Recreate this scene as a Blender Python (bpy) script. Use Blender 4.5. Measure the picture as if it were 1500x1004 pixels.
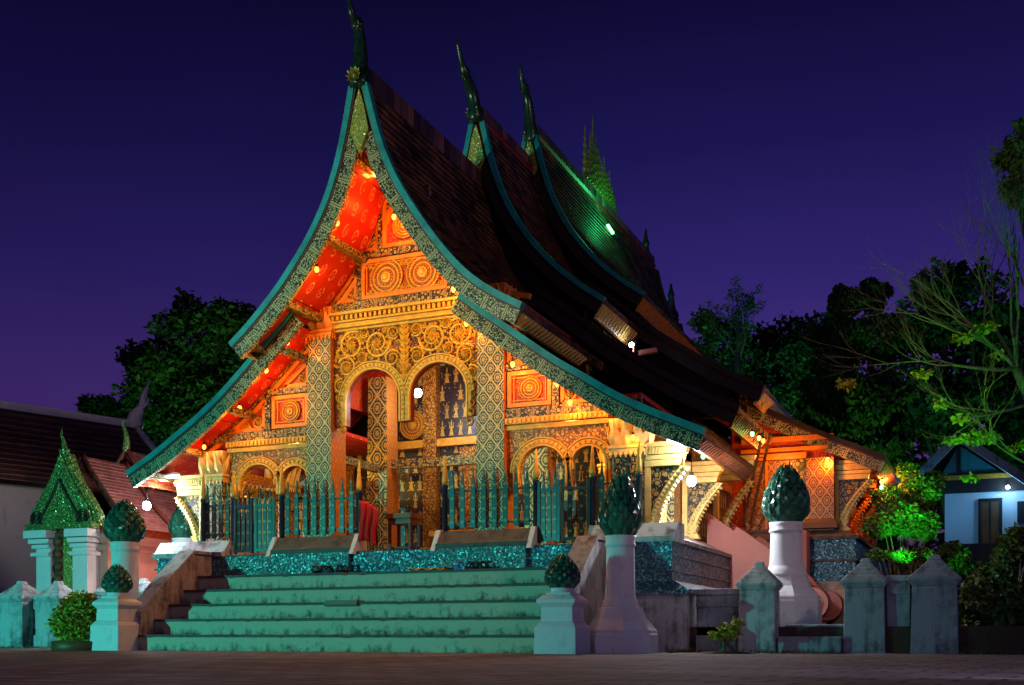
import bpy, bmesh, math, random
from mathutils import Vector, Matrix
R = math.radians
random.seed(7)
scene = bpy.context.scene
col = scene.collection
for o in list(bpy.data.objects): bpy.data.objects.remove(o)

# ------------------------------------------------------------------ camera
FOC = 1612.0                                   # focal length in photo pixels
TH = math.atan(FOC / 3750.0)                   # yaw of the view to the left of the facade normal
SN, CS = math.sin(TH), math.cos(TH)
EYE = 0.29
DIST = 20.0
OX = (540 - 750) / FOC * DIST
CAM = Vector((DIST * SN - OX * CS, -DIST * CS - OX * SN, EYE))
cd = bpy.data.cameras.new('camera'); cam = bpy.data.objects.new('camera', cd); col.objects.link(cam)
cam.location = CAM
cam.rotation_euler = (R(90), 0, TH)
cd.sensor_width = 36.0; cd.lens = 36.0 * FOC / 1500.0
cd.shift_y = (930 - 502) / 1500.0
cd.clip_start = 0.1; cd.clip_end = 2000
scene.camera = cam

# ------------------------------------------------------------------ night sky
w = bpy.data.worlds.new('World'); scene.world = w; w.use_nodes = True
nt = w.node_tree; nt.nodes.clear()
wo = nt.nodes.new('ShaderNodeOutputWorld'); bg = nt.nodes.new('ShaderNodeBackground')
tc = nt.nodes.new('ShaderNodeTexCoord'); sx = nt.nodes.new('ShaderNodeSeparateXYZ'); rp = nt.nodes.new('ShaderNodeValToRGB')
nt.links.new(tc.outputs['Generated'], sx.inputs[0]); nt.links.new(sx.outputs['Z'], rp.inputs[0])
dt = nt.nodes.new('ShaderNodeVectorMath'); dt.operation = 'DOT_PRODUCT'; dt.inputs[1].default_value = (CS, SN, 0)
nt.links.new(tc.outputs['Generated'], dt.inputs[0])
mr = nt.nodes.new('ShaderNodeMapRange'); mr.inputs[1].default_value = -.45; mr.inputs[2].default_value = .25; mr.inputs[3].default_value = .66; mr.inputs[4].default_value = 1.12
nt.links.new(dt.outputs['Value'], mr.inputs[0])
ns = nt.nodes.new('ShaderNodeTexNoise'); ns.inputs['Scale'].default_value = 2.2; ns.inputs['Detail'].default_value = 5; nt.links.new(tc.outputs['Generated'], ns.inputs['Vector'])
m2_ = nt.nodes.new('ShaderNodeMapRange'); m2_.inputs[1].default_value = .3; m2_.inputs[2].default_value = .7; m2_.inputs[3].default_value = .90; m2_.inputs[4].default_value = 1.10   # thin uneven haze
nt.links.new(ns.outputs[0], m2_.inputs[0])
mm = nt.nodes.new('ShaderNodeMath'); mm.operation = 'MULTIPLY'; nt.links.new(mr.outputs[0], mm.inputs[0]); nt.links.new(m2_.outputs[0], mm.inputs[1])
nt.links.new(mm.outputs[0], bg.inputs['Strength'])
nt.links.new(rp.outputs[0], bg.inputs[0]); nt.links.new(bg.outputs[0], wo.inputs[0])
cr = rp.color_ramp
SKY = [(0.0, (.056, .018, .090)), (.10, (.070, .024, .130)), (.20, (.058, .027, .180)), (.30, (.025, .0150, .130)), (.40, (.0098, .0070, .070)), (.50, (.0040, .0030, .030)), (.7, (.0018, .0014, .012))]
cr.elements[0].position = 0; cr.elements[0].color = (*SKY[0][1], 1)
cr.elements[1].position = SKY[-1][0]; cr.elements[1].color = (*SKY[-1][1], 1)
for p, c in SKY[1:-1]:
    e = cr.elements.new(p); e.color = (*c, 1)
bg.inputs['Strength'].default_value = 1.0

scene.view_settings.view_transform = 'Standard'; scene.view_settings.look = 'None'
scene.view_settings.exposure = 0.0; scene.view_settings.gamma = 1.0
scene.cycles.use_denoising = True
scene.cycles.max_bounces = 5
scene.cycles.sample_clamp_indirect = 4.0
scene.cycles.caustics_reflective = False; scene.cycles.caustics_refractive = False

# ------------------------------------------------------------------ lamps that flood the site, with added fill lights
def lamp(kind, name, loc, power, color, radius=.05, target=None, spot=45, blend=.2, parent=None):
    l = bpy.data.lights.new(name, kind); l.energy = power; l.color = color
    l.shadow_soft_size = radius
    if kind == 'SPOT': l.spot_size = R(spot); l.spot_blend = blend
    o = bpy.data.objects.new(name, l); col.objects.link(o)
    loc = Vector(loc)
    o.location = loc
    if target is not None:
        o.rotation_euler = (Vector(target) - loc).to_track_quat('-Z', 'Y').to_euler()
    if parent is not None:
        o.parent = parent; o.location = loc - wloc(parent)
    return o
def wloc(o):
    v = Vector((0, 0, 0))
    while o is not None:
        v += o.location; o = o.parent
    return v
lamp('SPOT', 'teal_floodlight', (-12, -20, 1.25), 10400, (.065, 1, .84), .06, (-5.4, 0, 1.3), 62, .62)
lamp('SPOT', 'street_light', (12, -11, 1.4), 240, (.60, .60, 1.0), .2, (4, 0, .8), 70, .4)
lamp('SPOT', 'roof_fill', (22, -8, 13), 2300, (1.0, .68, .55), .3, (3, 6, 7), 50, .5)  # unseen warm spot added to bring up the roof tiles
lamp('SPOT', 'gable_light', (-4, -19, 2.4), 7600, (1.0, .84, .55), .15, (.4, 1.5, 7.9), 28, .5)
lamp('POINT', 'chapel_fill', (-8.1, 5.0, 1.9), 120, (1.0, .72, .60), .1)  # unseen pair of lamps added to brighten the chapel wall and roof
lamp('POINT', 'chapel_fill', (-8.6, 5.4, 4.4), 230, (1.0, .78, .72), .1)
lamp('SPOT', 'hall_fill', (-14.6, 6.2, 5.2), 85, (1.0, .84, .80), .2, (-19, 14, 5), 110, .5)  # unseen spot added to brighten the hall
lamp('SPOT', 'court_fill', (3, -12, 8.5), 270, (.95, .76, .84), .3, (3, -10.5, 0), 118, .5)  # overhead fill added to brighten the paving

# ------------------------------------------------------------------ helpers
def ray(px):
    a = (px - 750) / FOC
    return (-SN + a * CS, CS + a * SN)
def atY(px, py, Y):
    d = ray(px); t = (Y - CAM.y) / d[1]
    return Vector((CAM.x + d[0] * t, Y, EYE + (930 - py) / FOC * t))
def atX(px, py, X):
    d = ray(px); t = (X - CAM.x) / d[0]
    return Vector((X, CAM.y + d[1] * t, EYE + (930 - py) / FOC * t))
def atD(px, py, t):
    d = ray(px)
    return Vector((CAM.x + d[0] * t, CAM.y + d[1] * t, EYE + (930 - py) / FOC * t))

class MB:
    def __init__(s): s.v = []; s.f = []; s.u = []; s.m = []; s.sm = []
    def face(s, pts, uv=None, mi=0, smooth=False):
        n = len(s.v); s.v += [tuple(p) for p in pts]; s.f.append(tuple(range(n, n + len(pts))))
        if uv is None:
            a, b, c = Vector(pts[0]), Vector(pts[1]), Vector(pts[2])
            nn = (b - a).cross(c - a)
            ax = max(range(3), key=lambda i: abs(nn[i]))
            uv = [((p[0], p[2]) if ax == 1 else (p[1], p[2]) if ax == 0 else (p[0], p[1])) for p in pts]
        s.u.append(uv); s.m.append(mi); s.sm.append(smooth)
    def box(s, x0, x1, y0, y1, z0, z1, mi=0):
        s.hexa([(x0, y0, z0), (x1, y0, z0), (x1, y1, z0), (x0, y1, z0)], [(x0, y0, z1), (x1, y0, z1), (x1, y1, z1), (x0, y1, z1)], mi)
    def hexa(s, b, t, mi=0):
        s.face([b[3], b[2], b[1], b[0]], None, mi); s.face(t, None, mi)
        for i in range(len(b)):
            j = (i + 1) % len(b)
            s.face([b[i], b[j], t[j], t[i]], None, mi)
    def frus(s, cx, cy, z0, z1, w0, d0, w1, d1, mi=0):
        f = lambda w, d, z: [(cx - w / 2, cy - d / 2, z), (cx + w / 2, cy - d / 2, z), (cx + w / 2, cy + d / 2, z), (cx - w / 2, cy + d / 2, z)]
        s.hexa(f(w0, d0, z0), f(w1, d1, z1), mi)
    def bar(s, p, q, w, h, up=(0, 0, 1), mi=0):
        p, q = Vector(p), Vector(q); d = (q - p).normalized(); up = Vector(up)
        if abs(d.dot(up)) > .98: up = Vector((0, 1, 0))
        r = d.cross(up).normalized(); u = r.cross(d)
        f = lambda c: [c - r * w / 2 - u * h / 2, c + r * w / 2 - u * h / 2, c + r * w / 2 + u * h / 2, c - r * w / 2 + u * h / 2]
        s.hexa(f(p), f(q), mi)
    def prism(s, poly, y0, y1, mi=0):
        """poly in X,Z, extruded from y0 (front) to y1"""
        a = [(x, y0, z) for x, z in poly]; b = [(x, y1, z) for x, z in poly]
        s.face(a, None, mi); s.face(b[::-1], None, mi)
        for i in range(len(poly)):
            j = (i + 1) % len(poly)
            s.face([a[j], a[i], b[i], b[j]], None, mi)
    def prismX(s, poly, x0, x1, mi=0):
        """poly in Y,Z extruded along X"""
        a = [(x0, y, z) for y, z in poly]; b = [(x1, y, z) for y, z in poly]
        s.face(a, None, mi); s.face(b[::-1], None, mi)
        for i in range(len(poly)):
            j = (i + 1) % len(poly)
            s.face([a[j], a[i], b[i], b[j]], None, mi)
    def lathe(s, cx, cy, prof, n=24, mi=0, rot=0., smooth=True, sx=1., sy=1.):
        rings = []
        for r, z in prof:
            rings.append([(cx + sx * r * math.cos(rot + 2 * math.pi * k / n), cy + sy * r * math.sin(rot + 2 * math.pi * k / n), z) for k in range(n)])
        for a in range(len(rings) - 1):
            for k in range(n):
                k2 = (k + 1) % n
                rr = prof[a][0]
                uv = [(k / n * 6.28 * rr, prof[a][1]), ((k + 1) / n * 6.28 * rr, prof[a][1]), ((k + 1) / n * 6.28 * rr, prof[a + 1][1]), (k / n * 6.28 * rr, prof[a + 1][1])]
                s.face([rings[a][k], rings[a][k2], rings[a + 1][k2], rings[a + 1][k]], uv, mi, smooth)
        s.face(rings[-1], None, mi); s.face(rings[0][::-1], None, mi)
    def latheY(s, cx, y, cz, prof, n=40, mi=0):
        """discs that face -Y: prof = (radius, forward)"""
        rings = [[(cx + r * math.cos(2 * math.pi * k / n), y - f, cz + r * math.sin(2 * math.pi * k / n)) for k in range(n)] for r, f in prof]
        for a in range(len(rings) - 1):
            for k in range(n):
                k2 = (k + 1) % n
                s.face([rings[a][k], rings[a + 1][k], rings[a + 1][k2], rings[a][k2]], None, mi, False)
    def tube(s, pts, rad, n=8, mi=0, smooth=True, flat=1.0):
        pts = [Vector(p) for p in pts]; rings = []; L = 0; Ls = []
        up = Vector((0, 0, 1))
        for i, p in enumerate(pts):
            d = (pts[min(i + 1, len(pts) - 1)] - pts[max(i - 1, 0)]).normalized()
            if i: L += (p - pts[i - 1]).length
            Ls.append(L)
            ref = Vector((0, 1, 0)) if abs(d.y) < .9 else Vector((1, 0, 0))
            a = d.cross(ref).normalized(); b = d.cross(a).normalized()
            r = rad[i] if isinstance(rad, (list, tuple)) else rad
            rings.append([p + a * r * math.cos(6.2832 * k / n) + b * r * flat * math.sin(6.2832 * k / n) for k in range(n)])
        for i in range(len(rings) - 1):
            for k in range(n):
                k2 = (k + 1) % n
                s.face([rings[i][k], rings[i][k2], rings[i + 1][k2], rings[i + 1][k]], [(k / n, Ls[i]), ((k + 1) / n, Ls[i]), ((k + 1) / n, Ls[i + 1]), (k / n, Ls[i + 1])], mi, smooth)
        s.face(rings[0][::-1], None, mi); s.face(rings[-1], None, mi)
    def ball(s, c, r, n=12, mi=0, sz=1.):
        prof = [(max(.001, r * math.sin(math.pi * i / n)), c[2] - r * sz * math.cos(math.pi * i / n)) for i in range(n + 1)]
        s.lathe(c[0], c[1], prof, n + 4, mi)
    def build(s, name, mats, parent=None, bevel=0):
        if not isinstance(mats, (list, tuple)): mats = [mats]
        off = wloc(parent) if parent is not None else Vector((0, 0, 0))
        me = bpy.data.meshes.new(name)
        me.from_pydata([(v[0] - off.x, v[1] - off.y, v[2] - off.z) for v in s.v], [], s.f)
        uvl = me.uv_layers.new(name='UVMap')
        k = 0; buf = [0.0] * (2 * len(me.loops))
        for u in s.u:
            for a, b in u:
                buf[k] = a; buf[k + 1] = b; k += 2
        uvl.data.foreach_set('uv', buf)
        for m in mats: me.materials.append(m)
        me.polygons.foreach_set('material_index', s.m)
        me.polygons.foreach_set('use_smooth', s.sm)
        bm = bmesh.new(); bm.from_mesh(me)
        bmesh.ops.remove_doubles(bm, verts=bm.verts, dist=.0004)
        bmesh.ops.recalc_face_normals(bm, faces=bm.faces)
        bm.to_mesh(me); bm.free(); me.update()
        o = bpy.data.objects.new(name, me); col.objects.link(o)
        if parent is not None: o.parent = parent
        if bevel:
            bv = o.modifiers.new('bevel', 'BEVEL'); bv.width = bevel; bv.segments = 2; bv.limit_method = 'ANGLE'; bv.angle_limit = R(40)
        return o

def empty(name, loc, rz=0):
    o = bpy.data.objects.new(name, None); col.objects.link(o); o.location = loc; o.rotation_euler = (0, 0, rz); o.empty_display_size = .2
    return o
def tag(o, label, cat, group=None, kind=None):
    if label: o['label'] = label
    if cat: o['category'] = cat
    if group: o['group'] = group
    if kind: o['kind'] = kind
    return o
def struct(o): o['kind'] = 'structure'; return o
def thing(name, loc, label, cat, group=None, rz=0): return tag(empty(name, loc, rz), label, cat, group)
def children(o): return [c for c in bpy.data.objects if c.parent == o]
def copy_tree(o, parent=None):
    c = o.copy(); col.objects.link(c)
    if parent is not None: c.parent = parent
    for ch in children(o):
        if ch != c: copy_tree(ch, c)
    return c
def cat(pts, per=4):
    out = []
    P = [Vector((p[0], p[1])) for p in pts]
    P = [P[0] * 2 - P[1]] + P + [P[-1] * 2 - P[-2]]
    for i in range(1, len(P) - 2):
        for k in range(per):
            t = k / per
            a, b, c, d = P[i - 1], P[i], P[i + 1], P[i + 2]
            q = .5 * ((2 * b) + (c - a) * t + (2 * a - 5 * b + 4 * c - d) * t * t + (3 * b - a - 3 * c + d) * t ** 3)
            out.append((q.x, q.y))
    out.append((P[-2].x, P[-2].y))
    return out
def resample(pts, step):
    out = [pts[0]]; acc = 0
    for i in range(1, len(pts)):
        a, b = Vector(pts[i - 1]), Vector(pts[i]); L = (b - a).length; t = step - acc
        while t <= L:
            q = a + (b - a) * (t / L); out.append((q.x, q.y)); t += step
        acc = L - (t - step)
    if (Vector(out[-1]) - Vector(pts[-1])).length > step * .3: out.append(pts[-1])
    return out
def offset(prof, d):
    """shift an outward-falling X,Z profile towards its under side by d"""
    out = []
    for i, p in enumerate(prof):
        a = Vector(prof[max(0, i - 1)]); b = Vector(prof[min(len(prof) - 1, i + 1)])
        t = (b - a).normalized(); n = Vector((t.y, -t.x))
        out.append((p[0] + n.x * d, p[1] + n.y * d))
    return out

# ------------------------------------------------------------------ materials
class X:
    """a shader value with arithmetic"""
    def __init__(s, nt, sock): s.nt = nt; s.k = sock
    def _m(s, op, *a):
        n = s.nt.nodes.new('ShaderNodeMath'); n.operation = op
        for i, q in enumerate((s,) + a):
            if isinstance(q, X): s.nt.links.new(q.k, n.inputs[i])
            else: n.inputs[i].default_value = q
        return X(s.nt, n.outputs[0])
    def __add__(s, o): return s._m('ADD', o)
    def __sub__(s, o): return s._m('SUBTRACT', o)
    def __mul__(s, o): return s._m('MULTIPLY', o)
    def __truediv__(s, o): return s._m('DIVIDE', o)
    def gt(s, o): return s._m('GREATER_THAN', o)
    def lt(s, o): return s._m('LESS_THAN', o)
    def fr(s): return s._m('FRACT')
    def fl(s): return s._m('FLOOR')
    def ab(s): return s._m('ABSOLUTE')
    def mx(s, o): return s._m('MAXIMUM', o)
    def mn(s, o): return s._m('MINIMUM', o)
    def cos(s): return s._m('COSINE')
    def sin(s): return s._m('SINE')
    def at2(s, o): return s._m('ARCTAN2', o)
    def sq(s): return s._m('SQRT')
    def mod(s, o): return s._m('MODULO', o)
class M:
    def __init__(s, name, rough=.6, metal=0., spec=.4):
        s.m = bpy.data.materials.new(name); s.m.use_nodes = True; s.nt = s.m.node_tree
        s.b = s.nt.nodes['Principled BSDF']; s.b.inputs['Roughness'].default_value = rough
        s.b.inputs['Metallic'].default_value = metal; s.b.inputs['Specular IOR Level'].default_value = spec
        s.tc = s.nt.nodes.new('ShaderNodeTexCoord')
    def n(s, t): return s.nt.nodes.new('ShaderNode' + t)
    def l(s, a, b): s.nt.links.new(a.k if isinstance(a, X) else a, b)
    def uv(s):
        q = s.n('SeparateXYZ'); s.l(s.tc.outputs['UV'], q.inputs[0]); return X(s.nt, q.outputs[0]), X(s.nt, q.outputs[1])
    def xyz(s):
        q = s.n('SeparateXYZ'); s.l(s.tc.outputs['Object'], q.inputs[0]); return [X(s.nt, q.outputs[i]) for i in range(3)]
    def vec(s, a, b, c=0.):
        q = s.n('CombineXYZ')
        for i, v in enumerate((a, b, c)):
            if isinstance(v, X): s.l(v, q.inputs[i])
            else: q.inputs[i].default_value = v
        return q.outputs[0]
    def noise(s, scale, detail=4, rough=.6, vec=None, dist=0., out=0):
        q = s.n('TexNoise'); q.inputs['Scale'].default_value = scale; q.inputs['Detail'].default_value = detail
        q.inputs['Roughness'].default_value = rough; q.inputs['Distortion'].default_value = dist
        s.l(vec if vec is not None else s.tc.outputs['Object'], q.inputs['Vector'])
        return X(s.nt, q.outputs[out])
    def vor(s, scale, vec=None, feat='F1', out='Distance', rnd=1.):
        q = s.n('TexVoronoi'); q.feature = feat; q.inputs['Scale'].default_value = scale; q.inputs['Randomness'].default_value = rnd
        s.l(vec if vec is not None else s.tc.outputs['Object'], q.inputs['Vector'])
        return X(s.nt, q.outputs[out])
    def white(s, vec, out='Value'):
        q = s.n('TexWhiteNoise'); q.noise_dimensions = '3D'; s.l(vec, q.inputs['Vector']); return X(s.nt, q.outputs[out])
    def ramp(s, x, a, b):
        q = s.n('MapRange'); s.l(x, q.inputs[0]); q.inputs[1].default_value = a; q.inputs[2].default_value = b
        return X(s.nt, q.outputs[0])
    def mix(s, f, a, b):
        q = s.n('Mix'); q.data_type = 'RGBA'
        if isinstance(f, X): s.l(f, q.inputs[0])
        else: q.inputs[0].default_value = f
        for i, c in ((6, a), (7, b)):
            if isinstance(c, X): s.l(c, q.inputs[i])
            else: q.inputs[i].default_value = (*c, 1)
        return X(s.nt, q.outputs[2])
    def color(s, c):
        if isinstance(c, X): s.l(c, s.b.inputs['Base Color'])
        else: s.b.inputs['Base Color'].default_value = (*c, 1)
        return s
    def rough(s, x): s.l(x, s.b.inputs['Roughness']); return s
    def bump(s, h, strength=.5, dist=.02):
        q = s.n('Bump'); q.inputs['Strength'].default_value = strength; q.inputs['Distance'].default_value = dist
        s.l(h, q.inputs['Height']); s.l(q.outputs[0], s.b.inputs['Normal']); return s
    def emit(s, c, k):
        s.b.inputs['Emission Color'].default_value = (*c, 1); s.b.inputs['Emission Strength'].default_value = k; return s

def plain(name, c, rough=.6, var=.25, scale=6., metal=0., dirt=None, bump=.0):
    m = M(name, rough, metal)
    n = m.noise(scale, 5)
    base = m.mix(m.ramp(n, .3, .7), tuple(q * (1 - var) for q in c), tuple(min(1, q * (1 + var * .6)) for q in c))
    if dirt:
        d = m.noise(1.7, 6, .68, dist=.4)
        base = m.mix(m.ramp(d, .5, .72), base, dirt)
    m.color(base)
    if bump: m.bump(m.noise(scale * 4, 4), bump, .02)
    return m.m

GOLD = (.66, .36, .055); PALE = (.58, .44, .16); INK = (.012, .018, .022)
def lattice(name, w, h, line, ground, flower=None, wear=True):
    """stencilled lozenge lattice with a ring and a flower in every lozenge"""
    m = M(name, .42, .15, .5); u, v = m.uv()
    a = u / w + v / h; b = u / w - v / h
    fa = a.fr() - .5; fb = b.fr() - .5
    e = fa.ab().mx(fb.ab())
    r = (fa * fa + fb * fb).sq(); th = fa.at2(fb)
    mask = e.gt(.435)
    mask = mask.mx((r - .30).ab().lt(.035))
    mask = mask.mx(r.lt((th * 8.).cos() * .06 + .15) * r.gt(.05))
    mask = mask.mx(r.lt(.03))
    mask = mask.mx(((fa.ab() - fb.ab()).ab().lt(.045)) * r.gt(.42) * e.lt(.40))
    wr = m.noise(22, 3)
    if wear: mask = mask * wr.gt(.36)
    tone = m.mix(m.noise(5., 3), tuple(q * .7 for q in line), line)
    m.color(m.mix(mask, ground, tone)); m.bump(mask, .5, .012)
    return m.m
def scroll(name, line, ground, scale=9., panel=0., thick=.34, band=False, rough=.42):
    """dense carved leaf work; panel = spacing of the plain dividers along U"""
    m = M(name, rough, .1, .5); u, v = m.uv()
    n1 = m.noise(scale * .5, 2, .5, vec=m.vec(u, v)); n2 = m.noise(scale * .5, 2, .5, vec=m.vec(u + 7.3, v + 3.1))
    uu = u + (n1 - .5) * (1.1 / scale); vv = v + (n2 - .5) * (1.1 / scale)
    d = m.vor(scale, m.vec(uu, vv))
    d2 = m.vor(scale, m.vec(uu, vv), 'DISTANCE_TO_EDGE')
    mask = ((d * 2.4 + .1).fr().gt(thick + .16)) * d2.gt(.06)
    mask = mask.mx(d.lt(.13))
    if panel:
        fu = (u / panel).fr() - .5
        mask = mask * fu.ab().lt(.42)
        mask = mask.mx((fu.ab() - .465).ab().lt(.014)).mx((fu.ab() - .435).ab().lt(.008))
    tone = m.mix(m.noise(4., 3), tuple(q * .65 for q in line), line)
    m.color(m.mix(mask, ground, tone)); m.bump(mask, .6, .015)
    return m.m
def figures(name, line, ground, w=.23, h=.40):
    """gold stencilled standing figures and pagodas on dark lacquer"""
    m = M(name, .38, .1, .5); u, v = m.uv()
    row = (v / h).fl(); uo = u / w + row * .5
    cell = m.vec(uo.fl(), row); rnd = m.white(cell)
    x = uo.fr() - .5; y = (v / h).fr()
    x = x * (rnd * .5 + .85)
    body = x.ab().lt((y * -0.30) + .27) * y.gt(.04) * y.lt(.55) * ((y * 40).sin() * .05 + x.ab()).lt(.24)
    arms = (y - .47).ab().lt(.05) * x.ab().lt(.26)
    arms = arms.mx(((x.ab() - .24).ab().lt(.045)) * y.gt(.42) * y.lt(.72) * rnd.gt(.5))
    head = ((x * x) + ((y - .64) * (y - .64)) * .33).sq().lt(.075)
    crown = x.ab().lt((y * -0.5) + .46) * y.gt(.69) * y.lt(.92)
    base = y.lt(.05) * x.ab().lt(.33)
    fig = body.mx(arms).mx(head).mx(crown).mx(base)
    fig = fig * (m.noise(34, 2).gt(.40))
    dv = m.vor(13., m.vec(u, v)); lf = dv.lt(.16) * x.ab().gt(.2) + dv.lt(.22) * rnd.lt(.22) * x.ab().lt(.3) * y.gt(.1)
    mask = (fig * rnd.gt(.2)).mx(lf.mn(1.))
    tone = m.mix(m.noise(6., 3), tuple(q * .6 for q in line), line)
    m.color(m.mix(mask, ground, tone)); m.bump(mask, .4, .01)
    return m.m
def mosaic(name, cols, scale=26., rough=.18, metal=.35, spark=.55):
    """glass mosaic: every chip has its own tint and tilt"""
    m = M(name, rough, metal, .8)
    c = m.vor(scale, None, 'F1', 'Color'); q = m.n('SeparateColor'); m.l(c, q.inputs[0])
    r0, r1 = X(m.nt, q.outputs[0]), X(m.nt, q.outputs[1])
    base = m.mix(r0, cols[0], cols[1]); base = m.mix(r1.gt(.8), base, cols[2])
    e = m.vor(scale, None, 'DISTANCE_TO_EDGE')
    base = m.mix(e.lt(.06), base, (.02, .03, .03))
    m.color(base)
    g = m.n('NewGeometry'); s1 = m.n('VectorMath'); s1.operation = 'SUBTRACT'; m.l(c, s1.inputs[0]); s1.inputs[1].default_value = (.5, .5, .5)
    s2 = m.n('VectorMath'); s2.operation = 'SCALE'; m.l(s1.outputs[0], s2.inputs[0]); s2.inputs[3].default_value = spark
    s3 = m.n('VectorMath'); s3.operation = 'ADD'; m.l(g.outputs['Normal'], s3.inputs[0]); m.l(s2.outputs[0], s3.inputs[1])
    s4 = m.n('VectorMath'); s4.operation = 'NORMALIZE'; m.l(s3.outputs[0], s4.inputs[0]); m.l(s4.outputs[0], m.b.inputs['Normal'])
    return m.m
def tiles(name, a, b, w=.22, rough=.5, row=1.0):
    m = M(name, rough, 0., .45); u, v = m.uv()
    r = (v / row).fl(); uo = u / w + r * .5
    rnd = m.white(m.vec(uo.fl(), r))
    fu = (uo.fr() - .5).ab()
    c = m.mix(rnd, a, b)
    c = m.mix(m.ramp(m.noise(.9, 6), .45, .75), c, tuple(q * .35 for q in a))
    c = m.mix(fu.gt(.465), c, (.006, .005, .005))
    m.color(c); m.bump(rnd * .6 + fu.lt(.46) * .4, .7, .02)
    return m.m
def stained(name, c, dirt, rough=.75, amount=.5, scale=2.2, streak=True, bump=.35, foot=0):
    m = M(name, rough, 0., .3); x, y, z = m.xyz()
    n = m.noise(scale, 8, .7, dist=.3)
    st = m.noise(1., 5, .6, vec=m.vec(x * 7., y * 7., z * .8)) if streak else n
    q = n * .6 + st * .4
    if foot:                                        # dirt creeps up from the foot of every riser, unevenly
        q = q + ((z / foot).fr() * -.22 + .10) * (m.noise(1.4, 5) * 3.4 + -.7)
    f = m.ramp(q, amount, amount + .16)
    base = m.mix(m.noise(11, 4), tuple(q * .8 for q in c), c)
    m.color(m.mix(f, base, dirt)); m.bump(m.noise(30, 5) * .5 + f * -.5, bump, .015)
    return m.m

MT = {}
MT['col'] = lattice('gold_lattice_lacquer', .29, .36, PALE, (.015, .035, .035))
MT['col2'] = lattice('fine_gold_lattice', .42, .55, PALE, (.02, .04, .03))
MT['colside'] = lattice('lamp_lit_lattice', .16, .26, (.72, .28, .035), (.24, .055, .012))  # orange lamp light on the column sides put into the lattice colour
MT['redlat'] = lattice('red_gold_lattice', .30, .42, (.55, .30, .06), (.16, .02, .012))
MT['barge'] = scroll('carved_gold_band', (.70, .60, .28), (.006, .010, .011), 19., .42, .38)
MT['beam'] = scroll('carved_dark_beam', (.50, .34, .09), (.014, .012, .012), 12., .30)
MT['redscroll'] = scroll('red_gold_leafwork', (.62, .26, .03), (.38, .018, .010), 11., thick=.62)
MT['tymground'] = scroll('red_ground_fine_leafwork', (.42, .17, .02), (.13, .006, .004), 15., thick=.74)
MT['medbase'] = plain('medallion_ground', (.28, .065, .012), .5, .3, 12)
MT['goldscroll'] = scroll('gold_leafwork', (.68, .42, .06), (.17, .05, .012), 11.)
MT['darkscroll'] = scroll('gold_on_black_leafwork', (.50, .32, .07), (.015, .012, .014), 9.)
MT['fig'] = figures('gold_figures_on_black', (.62, .44, .10), (.010, .012, .026))
MT['figd'] = figures('gold_figures_on_brown', (.45, .24, .05), (.035, .014, .010), .36, .7)
MT['gold'] = plain('gilt_moulding', (.66, .34, .035), .4, .3, 9, .1, bump=.2)
MT['orange'] = plain('orange_gilt_frame', (.66, .20, .018), .45, .25, 7, .05)
MT['yellow'] = plain('yellow_gilt', (.74, .52, .16), .42, .25, 8, .05, bump=.15)
MT['teal'] = plain('teal_painted_board', (.012, .24, .25), .45, .3, 5, dirt=(.006, .11, .12))
MT['redbrown'] = plain('red_brown_wood', (.10, .022, .016), .55, .3)
MT['darkwood'] = plain('dark_wood', (.020, .011, .010), .6, .4)
MT['wood'] = plain('brown_wood', (.16, .06, .02), .5, .35, 4)
def soffit_mat():
    m = M('red_stencilled_soffit', .42, 0., .4); u, v = m.uv()
    x = (u / .34).fr() - .5; y = (v / .42).fr() - .5
    r = (x * x * 2.2 + y * y).sq()
    mask = (r - .27).ab().lt(.045).mx(r.lt(.09)) * m.noise(18, 3).gt(.45)
    pl = (v / 1.3).fr().lt(.018)
    base = m.mix(m.noise(2.2, 5), (.34, .010, .006), (.52, .016, .008))
    c = m.mix(mask * .7, base, (.75, .30, .10)); m.color(m.mix(pl, c, (.05, .006, .005)))
    return m.m
MT['soffit'] = soffit_mat()
MT['roof'] = tiles('brown_roof_tiles', (.016, .007, .005), (.24, .105, .06), .26)
MT['roofr'] = tiles('red_roof_tiles', (.16, .055, .05), (.30, .11, .10))
MT['hallroof'] = tiles('hall_roof_tiles', (.16, .065, .035), (.28, .12, .07), .3)
MT['mosaic'] = mosaic('teal_glass_mosaic', [(.012, .11, .14), (.06, .28, .28), (.30, .62, .58)], 38., .34, .2, .65)
MT['mosaicb'] = mosaic('blue_glass_mosaic', [(.01, .07, .16), (.03, .18, .24), (.12, .45, .50)], 38., .32, .25, .6)
MT['mosaicg'] = mosaic('green_glass_mosaic', [(.02, .14, .03), (.14, .36, .05), (.55, .70, .22)], 40., .22, .3, .6)
MT['mosaicy'] = mosaic('yellow_glass_mosaic', [(.30, .32, .03), (.50, .50, .08), (.8, .8, .3)], 40., .3, .25, .6)
MT['finial'] = plain('dark_finial_glaze', (.008, .030, .018), .25, .6, 14, .1)
MT['glaze'] = None
MT['white'] = stained('white_painted_plaster', (.74, .74, .76), (.40, .39, .37), .6, .56, 3.5, True, .2)
MT['oldwhite'] = stained('weathered_white_plaster', (.52, .54, .56), (.06, .06, .06), .8, .47)
MT['grey'] = stained('weathered_grey_plaster', (.40, .44, .46), (.045, .045, .045), .8, .48)
MT['step'] = stained('weathered_green_step_paint', (.48, .47, .34), (.08, .075, .055), .7, .52, 7.5, foot=.29)
MT['tread'] = stained('worn_brown_tread', (.13, .09, .085), (.05, .04, .04), .7, .5)
MT['cheek'] = stained('stained_plaster_cheek', (.40, .34, .33), (.07, .05, .05), .75, .46)
MT['pink'] = plain('rose_plaster', (.52, .19, .15), .65, .12, 2.5, dirt=None, bump=.1)
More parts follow.
